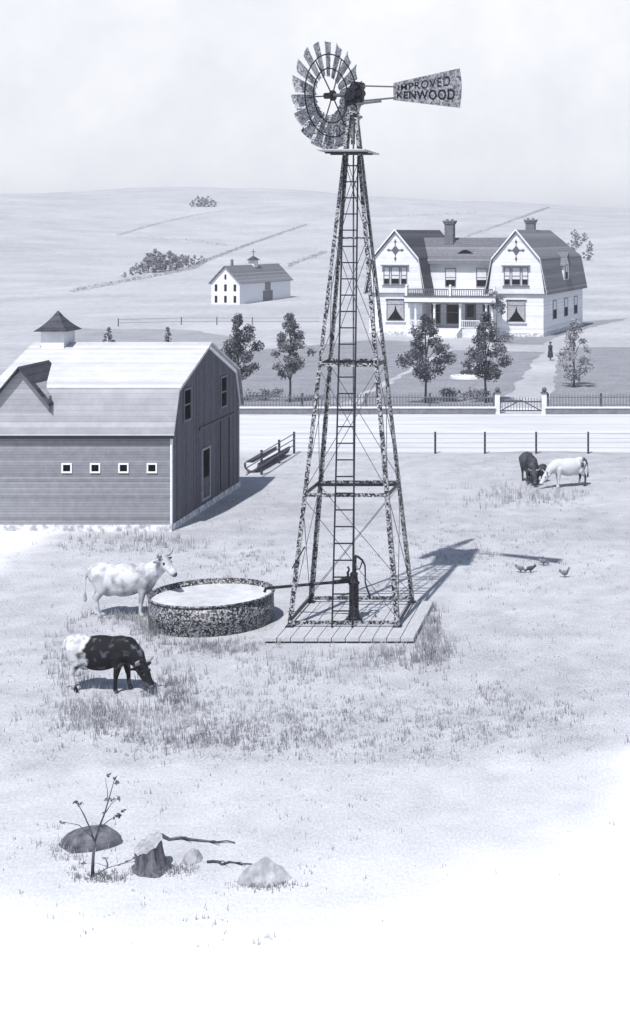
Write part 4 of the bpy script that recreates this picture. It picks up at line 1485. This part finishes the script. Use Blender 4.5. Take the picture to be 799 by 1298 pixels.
def shrub(label, base, wid, hgt, seed, mat='leaf_mid', n=500, group=None, leaf=0.07):
    rnd = random.Random(seed)
    root = thing('shrub', label, 'shrub', base, 0, group)
    cs = [(Vector((rnd.uniform(-.4, .4) * wid, rnd.uniform(-.25, .25) * wid, hgt * rnd.uniform(0.35, 0.7))), wid * rnd.uniform(0.16, 0.28)) for _ in range(9)]
    cs = [(c, min(r, c.z * 0.95)) for c, r in cs]
    leaf_cloud(rnd, cs, n, leaf, 1).build('foliage', M[mat], root)
    mb = MB()
    for c, r in cs: mb.path([(0, 0, 0), c * 0.6 + Vector((0, 0, 0.05)), c], [0.03, 0.02, 0.008], 5)
    mb.build('stems', M['bark'], root)
shrub('low loose shrub behind the picket fence, left of the flower bed tree', G(575, 508), 1.9, 0.65, 21, 'leaf_mid', 500, 'lawn shrubs')
shrub('low loose shrub behind the picket fence, beneath the tree by the gate post', G(603, 506), 1.6, 0.55, 22, 'leaf_mid', 400, 'lawn shrubs')
shrub('spreading shrub under the tree close to the barn gable', G(335, 508), 2.0, 0.7, 23, 'leaf_mid', 500, 'lawn shrubs')
shrub('dark shrub hugging the house wall just right of the porch', G(640, 434), 2.2, 1.0, 24, 'leaf_mid', 420, 'lawn shrubs', 0.09)
def house_pt(u, v, z=0.0):
    c, s = math.cos(-TH_H), math.sin(-TH_H)
    return Vector((hp0.x + c * u - s * v, hp0.y + s * u + c * v, z))
vine = thing('climbing_vine', 'dark climbing vine hanging from the right corner of the porch roof', 'vine', house_pt(-4.1, -1.55))
rnd = random.Random(31)
leaf_cloud(rnd, [(Vector((rnd.uniform(-.15, .75), rnd.uniform(-.1, .25), rnd.uniform(2.3, 4.1))), rnd.uniform(0.22, 0.4)) for _ in range(11)], 620, 0.1, 1).build('foliage', M['leaf_dark'], vine)
mb = MB(); mb.path([(0.1, -0.1, 0), (0.15, -0.15, 1.2), (0.2, -0.1, 2.6), (0.3, 0, 3.6)], [0.04, 0.035, 0.03, 0.01], 6); mb.build('stem', M['bark'], vine)

# ------------------------------------------------------------------ cattle
def hide(name, lo, hi, split=None, scale=2.0, thr=(0.46, 0.54), fleck=None):
    """coat: dark and pale patches; split = x where the pale hindquarters begin"""
    m, t, b = nodes(name, 0.85)
    L = t.links
    co = t.nodes.new('ShaderNodeTexCoord')
    n1 = t.nodes.new('ShaderNodeTexNoise'); n1.inputs['Scale'].default_value = scale; n1.inputs['Detail'].default_value = 3
    L.new(co.outputs['Object'], n1.inputs['Vector'])
    fac = n1.outputs['Fac']
    if split is not None:
        se = t.nodes.new('ShaderNodeSeparateXYZ'); L.new(co.outputs['Object'], se.inputs[0])
        ma = t.nodes.new('ShaderNodeMath'); ma.operation = 'MULTIPLY_ADD'
        L.new(se.outputs['X'], ma.inputs[0]); ma.inputs[1].default_value = -0.55; ma.inputs[2].default_value = 0.55 * split
        ad = t.nodes.new('ShaderNodeMath'); ad.operation = 'ADD'
        L.new(ma.outputs[0], ad.inputs[0]); L.new(fac, ad.inputs[1]); fac = ad.outputs[0]
    r = t.nodes.new('ShaderNodeValToRGB')
    r.color_ramp.elements[0].position = thr[0]; r.color_ramp.elements[0].color = tint(lo)
    r.color_ramp.elements[1].position = thr[1]; r.color_ramp.elements[1].color = tint(hi)
    L.new(fac, r.inputs['Fac'])
    col = r.outputs['Color']
    if fleck:
        n2 = t.nodes.new('ShaderNodeTexNoise'); n2.inputs['Scale'].default_value = 5.5; n2.inputs['Detail'].default_value = 4
        L.new(co.outputs['Object'], n2.inputs['Vector'])
        mr_ = t.nodes.new('ShaderNodeMapRange'); mr_.inputs['From Min'].default_value = 0.56; mr_.inputs['From Max'].default_value = 0.7
        L.new(n2.outputs['Fac'], mr_.inputs['Value'])
        mg_ = t.nodes.new('ShaderNodeMix'); mg_.data_type = 'RGBA'
        L.new(mr_.outputs[0], mg_.inputs['Factor']); L.new(col, mg_.inputs['A']); mg_.inputs['B'].default_value = tint(fleck)
        col = mg_.outputs['Result']
    L.new(col, b.inputs['Base Color'])
    nb = t.nodes.new('ShaderNodeTexNoise'); nb.inputs['Scale'].default_value = 30; nb.inputs['Detail'].default_value = 3
    L.new(co.outputs['Object'], nb.inputs['Vector'])
    bp = t.nodes.new('ShaderNodeBump'); bp.inputs['Strength'].default_value = 0.5; bp.inputs['Distance'].default_value = 0.02
    L.new(nb.outputs['Fac'], bp.inputs['Height']); L.new(bp.outputs[0], b.inputs['Normal'])
    return m
M['hide_white'] = hide('white_hide', 0.22, 0.52, None, 3.2, (0.36, 0.55))
M['hide_black'] = hide('black_and_white_hide', 0.006, 0.5, -0.24, 2.6, (0.5, 0.62), 0.1)
M['hide_dark'] = hide('dark_hide', 0.015, 0.09, None, 3, (0.4, 0.7))
M['hide_pied'] = hide('pale_pied_hide', 0.5, 0.04, -0.42, 2.0, (0.5, 0.58))

def cow(label, loc, rz, scale, mat, graze, group, horns=True, turn=0.0, stance=0):
    root = thing('cow', label, 'cow', loc, rz, group)
    root.scale = (scale,) * 3
    mb = MB()
    rx = lambda a: Matrix.Rotation(a, 3, 'Y')
    mb.ball((0.0, 0, 0.9), (0.68, 0.33, 0.385), n=20, m=14)
    mb.ball((0.45, 0, 0.93), (0.33, 0.26, 0.36), n=16, m=12)
    mb.ball((-0.55, 0, 1.02), (0.33, 0.28, 0.29), n=16, m=12)
    mb.ball((-0.02, 0, 0.78), (0.52, 0.31, 0.3), n=16, m=12)
    mb.ball((0.4, 0, 1.16), (0.32, 0.12, 0.12), n=12, m=8)
    mb.capsule((-0.75, 0, 1.2), (0.45, 0, 1.2), 0.07, 0.07)
    for s in (-1, 1):
        mb.ball((-0.5, s * 0.2, 1.2), (0.1, 0.06, 0.07), n=8, m=6)         # hip bones
        st = 0.1 * s * stance
        mb.capsule((0.5, s * 0.17, 0.85), (0.5 + st * 0.3, s * 0.17, 0.62), 0.15, 0.105)
        mb.capsule((0.5 + st * 0.3, s * 0.17, 0.62), (0.5 + st * 0.8, s * 0.165, 0.38), 0.095, 0.062)
        mb.capsule((0.5 + st * 0.8, s * 0.165, 0.38), (0.5 + st, s * 0.165, 0.1), 0.056, 0.045)
        mb.capsule((0.5 + st, s * 0.165, 0.1), (0.54 + st, s * 0.165, 0.045), 0.052, 0.055)
        st = -0.12 * s * stance
        mb.capsule((-0.6, s * 0.16, 1.0), (-0.52 + st * 0.2, s * 0.18, 0.68), 0.2, 0.13)
        mb.capsule((-0.52 + st * 0.2, s * 0.18, 0.68), (-0.7 + st * 0.7, s * 0.17, 0.44), 0.115, 0.065)
        mb.capsule((-0.7 + st * 0.7, s * 0.17, 0.44), (-0.66 + st, s * 0.17, 0.1), 0.058, 0.045)
        mb.capsule((-0.66 + st, s * 0.17, 0.1), (-0.62 + st, s * 0.17, 0.045), 0.052, 0.056)
    mb.ball((-0.36, 0, 0.6), (0.17, 0.15, 0.12), n=12, m=8)
    # neck and head
    ct, sn = math.cos(turn), math.sin(turn)
    if graze:
        poll = Vector((1.04, 0, 0.6)); muz = Vector((1.3, 0, 0.26)); nb0 = Vector((0.6, 0, 1.0)); mid = Vector((0.86, 0, 0.85))
    else:
        poll = Vector((1.0, 0, 1.36)); muz = Vector((1.31, 0, 1.1)); nb0 = Vector((0.58, 0, 1.02)); mid = Vector((0.82, 0, 1.18))
    def tv(v):
        d = v - Vector((0.7, 0, 0))
        return Vector((0.7 + d.x * ct, d.x * sn, v.z)) if turn else v
    poll, muz, mid = tv(poll), tv(muz), tv(mid)
    mb.capsule(nb0, mid, 0.27, 0.21); mb.capsule(mid, poll, 0.2, 0.145)
    mb.capsule(nb0 - Vector((0, 0, 0.16)), mid - Vector((0, 0, 0.13)), 0.17, 0.12)
    hd = (muz - poll).normalized()
    mb.capsule(poll, poll.lerp(muz, 0.45), 0.15, 0.13)
    mb.capsule(poll.lerp(muz, 0.45), muz, 0.118, 0.09)
    mb.ball(muz, (0.1, 0.105, 0.088), n=10, m=8)
    side = Vector((0, 0, 1)).cross(Vector((hd.x, hd.y, 0)).normalized())
    upv = hd.cross(side) * -1
    if upv.z < 0 and not graze: upv = -upv
    for s in (-1, 1):
        e0 = poll + side * s * 0.1
        mb.capsule(e0, e0 + side * s * 0.21 - hd * 0.04, 0.055, 0.035)
    # tail
    mb.capsule((-0.84, 0, 1.14), (-0.93, 0, 0.95), 0.05, 0.03)
    mb.capsule((-0.93, 0, 0.95), (-0.95, 0, 0.6), 0.028, 0.024)
    mb.capsule((-0.95, 0, 0.6), (-0.94, 0, 0.4), 0.03, 0.05)
    blob(mb, 'body', mat, 0.026, 5, root)
    up_ = side.cross(hd)
    if up_.z < 0: up_ = -up_
    if graze: up_ = Vector((abs(up_.x), up_.y, up_.z)) if not turn else up_
    back = -hd
    for s in (-1, 1):
        if horns:
            hb = MB()
            a = poll + side * s * 0.08 + back * 0.07 + up_ * 0.08
            hb.path([a, a + side * s * 0.12 + up_ * 0.03, a + side * s * 0.17 + up_ * 0.1 + back * 0.02, a + side * s * 0.14 + up_ * 0.19 + back * 0.02], [0.04, 0.036, 0.026, 0.008], 8)
            hb.build('horn', M['horn'], root, True)
        ey = MB(); e = poll.lerp(muz, 0.3) + side * s * 0.122 + up_ * 0.055
        ey.ball(e, 0.03, n=8, m=6); ey.build('eye', M['ink'], root, True)
    nz = MB(); nz.ball(muz + hd * 0.05, (0.07, 0.08, 0.065), n=10, m=8); nz.build('muzzle', M['rock_dark'], root, True)
    return root
p = G(158, 781)
cow('white horned cow standing with raised head at the left side of the round tank', (p.x, p.y, 0), R(3), 1.0, M['hide_white'], False, 'cattle near the tank', turn=-0.5, stance=0.8)
p = G(128, 876)
cow('black cow with white hindquarters grazing alone below the round tank', (p.x, p.y, 0), R(-4), 0.88, M['hide_black'], True, 'cattle near the tank', turn=-0.4, stance=1.0)
p = G(671, 612)
cow('dark cow seen end-on, grazing on the right-hand pasture', (p.x, p.y, 0), R(-75), 0.84, M['hide_dark'], True, 'cattle on the far pasture', True, 0.0, 0.5)
p = G(683.5, 614)
cow('small dark calf tucked between the end-on dark cow and the pale cow', (p.x, p.y + 0.3, 0), R(-115), 0.52, M['hide_dark'], True, 'cattle on the far pasture', False, 0.0, 0.4)
p = G(721, 617)
cow('pale cow with dark hindquarters grazing on the right-hand pasture', (p.x, p.y, 0), R(205), 0.82, M['hide_pied'], True, 'cattle on the far pasture', True, 0.0, 0.6)

# ------------------------------------------------------------------ hens
def hen(label, px, py, rz, mat, peck):
    p = G(px, py)
    root = thing('hen', label, 'hen', p, rz, 'hens on the pasture')
    root.scale = (0.72,) * 3
    mb = MB()
    mb.ball((0, 0, 0.17), (0.13, 0.085, 0.09), Matrix.Rotation(R(12), 3, 'Y'), 12, 8)
    mb.capsule((-0.08, 0, 0.19), (-0.19, 0, 0.31), 0.055, 0.02); mb.capsule((-0.08, 0, 0.18), (-0.22, 0, 0.25), 0.05, 0.02)
    hx = (0.2, 0, 0.08) if peck else (0.17, 0, 0.34)
    mb.capsule((0.08, 0, 0.19), hx, 0.06, 0.03); mb.ball(hx, 0.036, n=8, m=6)
    for s in (-1, 1):
        mb.capsule((0.0, s * 0.04, 0.12), (0.01, s * 0.045, 0.02), 0.022, 0.012)
        mb.capsule((0.01, s * 0.045, 0.014), (0.06, s * 0.05, 0.012), 0.012, 0.01)
    blob(mb, 'body', mat, 0.011, 3, root)
    b = MB(); h = Vector(hx); b.tube(h + Vector((0.03, 0, 0)), h + Vector((0.075, 0, -0.012)), 0.013, 0.002, 6); b.build('beak', M['horn'], root)
    c = MB(); c.ball(h + Vector((0.0, 0, 0.04)), (0.03, 0.008, 0.018), n=8, m=6); c.build('comb', M['steel_mid'], root)
M['feather'] = noise_mat('grey_feathers', 0.06, 0.2, 14)
M['feather_dark'] = noise_mat('dark_feathers', 0.02, 0.08, 14)
hen('grey hen pecking with tail up, first of the four nearest the tower', 660, 726, R(-12), M['feather'], True)
hen('dark hen pecking close beside the grey one', 673, 726, R(195), M['feather_dark'], True)
hen('grey hen standing a little behind the pecking pair', 689, 717, R(-10), M['feather'], True)
hen('grey hen standing apart, nearest the right edge', 716, 732, R(10), M['feather'], False)

# ------------------------------------------------------------------ person on the drive
p = G(698, 457)
per = thing('person', 'person in long dark coat standing on the drive right of the farmhouse', 'person', p, R(-20))
per.scale = (0.8,) * 3
mb = MB()
mb.ball((0, 0, 1.57), (0.085, 0.095, 0.12), n=12, m=10)
mb.capsule((0, 0, 1.4), (0, 0, 1.5), 0.055, 0.05)
mb.capsule((0, -0.14, 1.33), (0, 0.14, 1.33), 0.08, 0.08)
mb.capsule((0, 0, 1.3), (0, 0, 0.95), 0.16, 0.15)
for s in (-1, 1):
    mb.capsule((0, s * 0.19, 1.34), (0.02, s * 0.24, 1.05), 0.06, 0.048)
    mb.capsule((0.02, s * 0.24, 1.05), (0.08, s * 0.23, 0.82), 0.045, 0.035)
    mb.ball((0.09, s * 0.23, 0.77), (0.04, 0.025, 0.06), n=8, m=6)
    mb.capsule((0, s * 0.09, 0.92), (0.01, s * 0.1, 0.5), 0.095, 0.065); mb.capsule((0.01, s * 0.1, 0.5), (0, s * 0.1, 0.08), 0.06, 0.045)
    mb.capsule((-0.02, s * 0.1, 0.05), (0.13, s * 0.11, 0.04), 0.045, 0.035)
mb.ball((0.085, 0, 1.565), (0.022, 0.015, 0.022), n=6, m=5)
blob(mb, 'body', plain('skin', 0.3), 0.02, 3, per)
mb = MB()
mb.lathe([(0.27, 0.3), (0.24, 0.6), (0.185, 0.95), (0.19, 1.15), (0.22, 1.32), (0.13, 1.42), (0.07, 1.45)], 18, caps=False)
for s in (-1, 1):
    mb.capsule((0, s * 0.2, 1.33), (0.02, s * 0.25, 1.05), 0.075, 0.06); mb.capsule((0.02, s * 0.25, 1.05), (0.07, s * 0.24, 0.86), 0.058, 0.05)
mb.build('coat', M['fence_dark'], per, True)
mb = MB(); mb.lathe([(0.105, 1.6), (0.112, 1.66), (0.08, 1.72), (0.01, 1.735)], 14, caps=False); mb.lathe([(0.16, 1.625), (0.1, 1.65)], 14, caps=False); mb.build('hat', M['ink'], per, True)

# ------------------------------------------------------------------ foreground: stump, stones, sapling
def boulder(label, px, py, wid, dep, hgt, seed, mat, rz=0.0, name='boulder', facet=True, cat='rock'):
    rnd = random.Random(seed)
    bm = bmesh.new()
    bmesh.ops.create_icosphere(bm, subdivisions=4 if not facet else 3, radius=1)
    offs = Vector((seed * 3.1, seed * 1.7, 0))
    cuts = [(Vector((rnd.uniform(-1, 1), rnd.uniform(-1, 1), rnd.uniform(-0.2, 1))).normalized(), rnd.uniform(0.55, 0.85)) for _ in range(9)]
    for v in bm.verts:
        q = v.co.copy()
        for nrm, d in cuts:
            e = q.dot(nrm) - d
            if e > 0: q -= nrm * e * (0.93 if facet else 0.4)
        q += q.normalized() * 0.07 * mnoise.noise(q * 2.3 + offs) + q.normalized() * 0.025 * mnoise.noise(q * 7 + offs)
        v.co = Vector((q.x * wid / 1.6, q.y * dep / 1.6, max(q.z, -0.25) * hgt / 0.85))
    me = bpy.data.meshes.new(name); bm.to_mesh(me); bm.free()
    me.materials.append(mat)
    me.polygons.foreach_set('use_smooth', [not facet] * len(me.polygons))
    o = bpy.data.objects.new(name, me); COL.objects.link(o)
    p = G(px, py); o.location = (p.x, p.y, 0); o.rotation_euler = (0, 0, rz)
    tag(o, label, cat, 'stones in the near meadow')
    return o
boulder('biggest pale faceted boulder, lying well to the right of the stump', 337, 1117, 0.64, 0.5, 0.31, 4, M['rock'], 0.3)
boulder('small pale stone between the stump and the larger boulder', 243, 1093, 0.3, 0.26, 0.17, 7, M['rock'], 0.8)
boulder('wide low dark boulder behind the thin sapling', 111, 1069, 0.86, 0.6, 0.33, 12, M['rock_dark'], 0.2, facet=True)

sp = G(192, 1102)
st = thing('tree_stump', 'dark broken tree stump with a slanted pale cut top beside the small stone', 'stump', sp, 0.2)
mb = MB()
N = 28
rows = [(0.0, 1.75), (0.05, 1.3), (0.13, 1.05), (0.22, 0.94), (0.33, 0.9)]
rs_ = random.Random(3)
lob = [rs_.uniform(0, 6.28) for _ in range(3)]
for zi, (z, k) in enumerate(rows):
    for i in range(N):
        an = 2 * math.pi * i / N
        root_k = 1 + (k - 0.9) * 0.35 * max(0, math.sin(an * 2.5 + lob[0])) + 0.05 * math.sin(an * 7 + lob[1])
        r = 0.22 * (0.9 + (k - 0.9) * 0.35) * root_k
        zz = z
        if zi == len(rows) - 1:
            zz = 0.37 + 0.1 * math.cos(an - 0.6) + 0.018 * math.sin(an * 9)
        elif zi:
            zz = z * (1 + 0.25 * math.cos(an - 0.6))
        lean = 0.12 * zz
        mb.v.append((r * math.cos(an) - lean, r * math.sin(an), zz))
for zi in range(len(rows) - 1):
    for i in range(N):
        j = (i + 1) % N
        mb.f.append((zi * N + i, zi * N + j, (zi + 1) * N + j, (zi + 1) * N + i))
mb.build('trunk', noise_mat('stump_bark', 0.02, 0.16, 6, 0.3, 0.7, bump=0.8, stretch=(3, 3, 0.7)), st)
mb = MB()
top = []
for k in (1.0, 0.5):
    for i in range(N):
        an = 2 * math.pi * i / N
        r = 0.22 * 0.9 * (1 + 0.05 * math.sin(an * 7 + lob[1])) * k * 1.02
        zz = 0.372 + 0.1 * math.cos(an - 0.6) * k + 0.018 * math.sin(an * 9) * k
        mb.v.append((r * math.cos(an) - 0.045, r * math.sin(an), zz + 0.004))
for i in range(N):
    j = (i + 1) % N
    mb.f.append((i, j, N + j, N + i))
mb.f.append(tuple(N + i for i in range(N)))
mb.build('cut_face', M['stump_top'], st)

def stick(label, pts, r, seed):
    rnd = random.Random(seed)
    mb = MB(); q = [G(x, y) + Vector((0, 0, r * 0.8)) for x, y in pts]
    fine = []
    for a, b in zip(q, q[1:]):
        for j in range(4):
            fine.append(a.lerp(b, j / 4) + Vector((0, rnd.uniform(-0.05, 0.05), rnd.uniform(-0.008, 0.012))))
    fine.append(q[-1])
    n = len(fine)
    mb.path(fine, [r * (1 - 0.75 * i / n) * rnd.uniform(0.85, 1.15) for i in range(n)], 8)
    for i in (2, 5):
        mb.path([fine[i], fine[i] + Vector((0.1, rnd.choice((-1, 1)) * 0.1, 0.05)), fine[i] + Vector((0.2, rnd.choice((-1, 1)) * 0.16, 0.02))], [r * 0.5, r * 0.35, r * 0.1], 5)
    tag(mb.build('fallen_branch', M['bark'], smooth=True), label, 'branch', 'fallen branches in the near meadow')
stick('long thin fallen branch lying behind the stump', [(203, 1063), (255, 1068), (298, 1070)], 0.028, 2)
stick('short fallen stick lying to the right of the small stone', [(262, 1095), (290, 1096), (320, 1097)], 0.022, 5)

sb = G(117, 1112)
sap = thing('sapling', 'thin bare sapling with a few leaves in front of the dark boulder', 'sapling', sb)
s_ = F_PX / sb.y
def sp_(px, py, y=0.0): return Vector(((px - 117) / s_, y, (1112 - py) / s_))
mb = MB()
mb.path([sp_(117, 1114), sp_(118, 1090), sp_(120, 1066)], [0.028, 0.022, 0.018], 8)
mb.path([sp_(120, 1068), sp_(126, 1050, -0.03), sp_(134, 1030, -0.05), sp_(139, 1010), sp_(146, 985)], [0.016, 0.014, 0.011, 0.008, 0.004], 6)
mb.path([sp_(120, 1068), sp_(113, 1052, 0.04), sp_(105, 1035, 0.05), sp_(98, 1018)], [0.014, 0.012, 0.009, 0.004], 6)
mb.path([sp_(126, 1050, -0.03), sp_(138, 1040), sp_(152, 1032)], [0.009, 0.007, 0.003], 5)
mb.path([sp_(134, 1030), sp_(141, 1019), sp_(150, 1012)], [0.008, 0.005, 0.003], 5)
mb.path([sp_(118, 1062), sp_(100, 1046), sp_(80, 1042)], [0.008, 0.006, 0.003], 5)
mb.path([sp_(137, 1018), sp_(136, 1000), sp_(133, 986)], [0.006, 0.005, 0.003], 5)
mb.build('trunk', M['bark'], sap, True)
rnd = random.Random(12)
cs = []
for (x, y) in ((146, 987), (137, 984), (147, 992), (139, 1013), (143, 1012), (150, 1012), (152, 1032), (146, 1036), (155, 1029), (99, 1018), (96, 1016), (101, 1020), (80, 1042), (137, 1013), (132, 1031), (150, 1035), (128, 1048)):
    cs.append((sp_(x, y, rnd.uniform(-.03, .03)), 0.035))
leaf_cloud(rnd, cs, 90, 0.034, 1).build('leaves', M['leaf_dark'], sap)

# ------------------------------------------------------------------ grass
def grass():
    rnd = random.Random(77)
    mb = MB()
    def tuft(x, y, h, k):
        for _ in range(k):
            a = rnd.uniform(0, 6.28)
            ox, oy = rnd.gauss(0, 0.05), rnd.gauss(0, 0.05)
            l = h * rnd.uniform(0.5, 1.1)
            lean = rnd.uniform(0.05, 0.45) * l
            wv = 0.0045 + 0.004 * rnd.random()
            c, s = math.cos(a), math.sin(a)
            px_, py_ = -s * wv, c * wv
            b0 = (x + ox, y + oy, 0)
            m_ = (b0[0] + c * lean * 0.35, b0[1] + s * lean * 0.35, l * 0.6)
            t_ = (b0[0] + c * lean, b0[1] + s * lean, l)
            o = len(mb.v)
            mb.v += [(b0[0] - px_, b0[1] - py_, 0), (b0[0] + px_, b0[1] + py_, 0), (m_[0] + px_ * .7, m_[1] + py_ * .7, m_[2]), (m_[0] - px_ * .7, m_[1] - py_ * .7, m_[2]), t_]
            mb.f += [(o, o + 1, o + 2, o + 3), (o + 3, o + 2, o + 4)]
    def blocked(x, y):
        if dx0 - 0.03 < x < dx1 + 0.03 and dy0 - 0.03 < y < dy1 + 0.03: return True
        if (x - TX) ** 2 + (y - TY) ** 2 < (TR + 0.03) ** 2: return True
        if x < BX1 + 0.1 and BY0 - 0.1 < y < BY1 + 0.1: return True
        return False
    # sparse over the whole pasture, fading out towards the painted fade in front
    for _ in range(9000):
        y = 19.5 + 43 * rnd.random() ** 1.3
        x = rnd.uniform(-0.46 * y - 1, 2.5)
        rr = (abs((x + 8.1) / 10.6) ** 3 + abs(min(y - 44, 0) / 25.2) ** 3) ** 0.3333
        if y < 26.6 and rnd.random() < 0.66: continue
        if blocked(x, y) or rr > rnd.uniform(0.75, 1.06): continue
        if mnoise.noise(Vector((x * 0.25, y * 0.25, 3))) < rnd.uniform(-0.5, 0.35): continue
        tuft(x, y, rnd.uniform(0.03, 0.1), rnd.randint(1, 4))
    # taller clumps: pixel centre, half size in pixels, count, blade height
    clumps = [(420, 930, 260, 30, 420, 0.12), (620, 900, 120, 40, 240, 0.12), (330, 900, 140, 30, 240, 0.14), (600, 700, 140, 40, 300, 0.12), (300, 715, 60, 20, 120, 0.14), (545, 800, 14, 30, 110, 0.34), (555, 828, 26, 20, 90, 0.24), (500, 835, 60, 14, 130, 0.25), (270, 822, 70, 10, 200, 0.16), (195, 800, 22, 14, 120, 0.3),
              (130, 908, 70, 22, 260, 0.22), (220, 880, 40, 40, 160, 0.24), (90, 840, 25, 40, 120, 0.22), (160, 785, 40, 10, 110, 0.22), (640, 632, 40, 12, 110, 0.32),
              (700, 630, 45, 10, 110, 0.26), (180, 690, 90, 14, 160, 0.24), (400, 850, 90, 20, 120, 0.2), (240, 940, 120, 20, 150, 0.2), (90, 1080, 30, 20, 40, 0.12), (215, 1105, 40, 6, 50, 0.1), (340, 1124, 40, 4, 50, 0.08), (130, 1112, 30, 6, 50, 0.1)]
    for (cx, cy, hx, hy, n, hgt) in clumps:
        for _ in range(n):
            p = G(cx + rnd.gauss(0, 0.55) * hx, cy + rnd.gauss(0, 0.55) * hy)
            if blocked(p.x, p.y): continue
            tuft(p.x, p.y, hgt * rnd.uniform(0.5, 1.1), rnd.randint(4, 7))
    o = mb.build('grass', M['grass'])
    tag(o, 'loose tufts of wild grass scattered over the pasture', 'grass', kind='stuff')
grass()

# ------------------------------------------------------------------ air that pales the far hills
def haze():
    m = bpy.data.materials.new('haze_air'); m.use_nodes = True
    t = m.node_tree
    for n in list(t.nodes): t.nodes.remove(n)
    o_ = t.nodes.new('ShaderNodeOutputMaterial'); v = t.nodes.new('ShaderNodeVolumePrincipled')
    v.inputs['Color'].default_value = (0.93, 0.95, 1.0, 1)
    v.inputs['Density'].default_value = 0.0006
    v.inputs['Anisotropy'].default_value = 0.0
    t.links.new(v.outputs[0], o_.inputs['Volume'])
    mb = MB(); mb.box(-2700, 2700, -90, 4600, -3, 45)
    tag(mb.build('haze', m), kind='stuff')
haze()
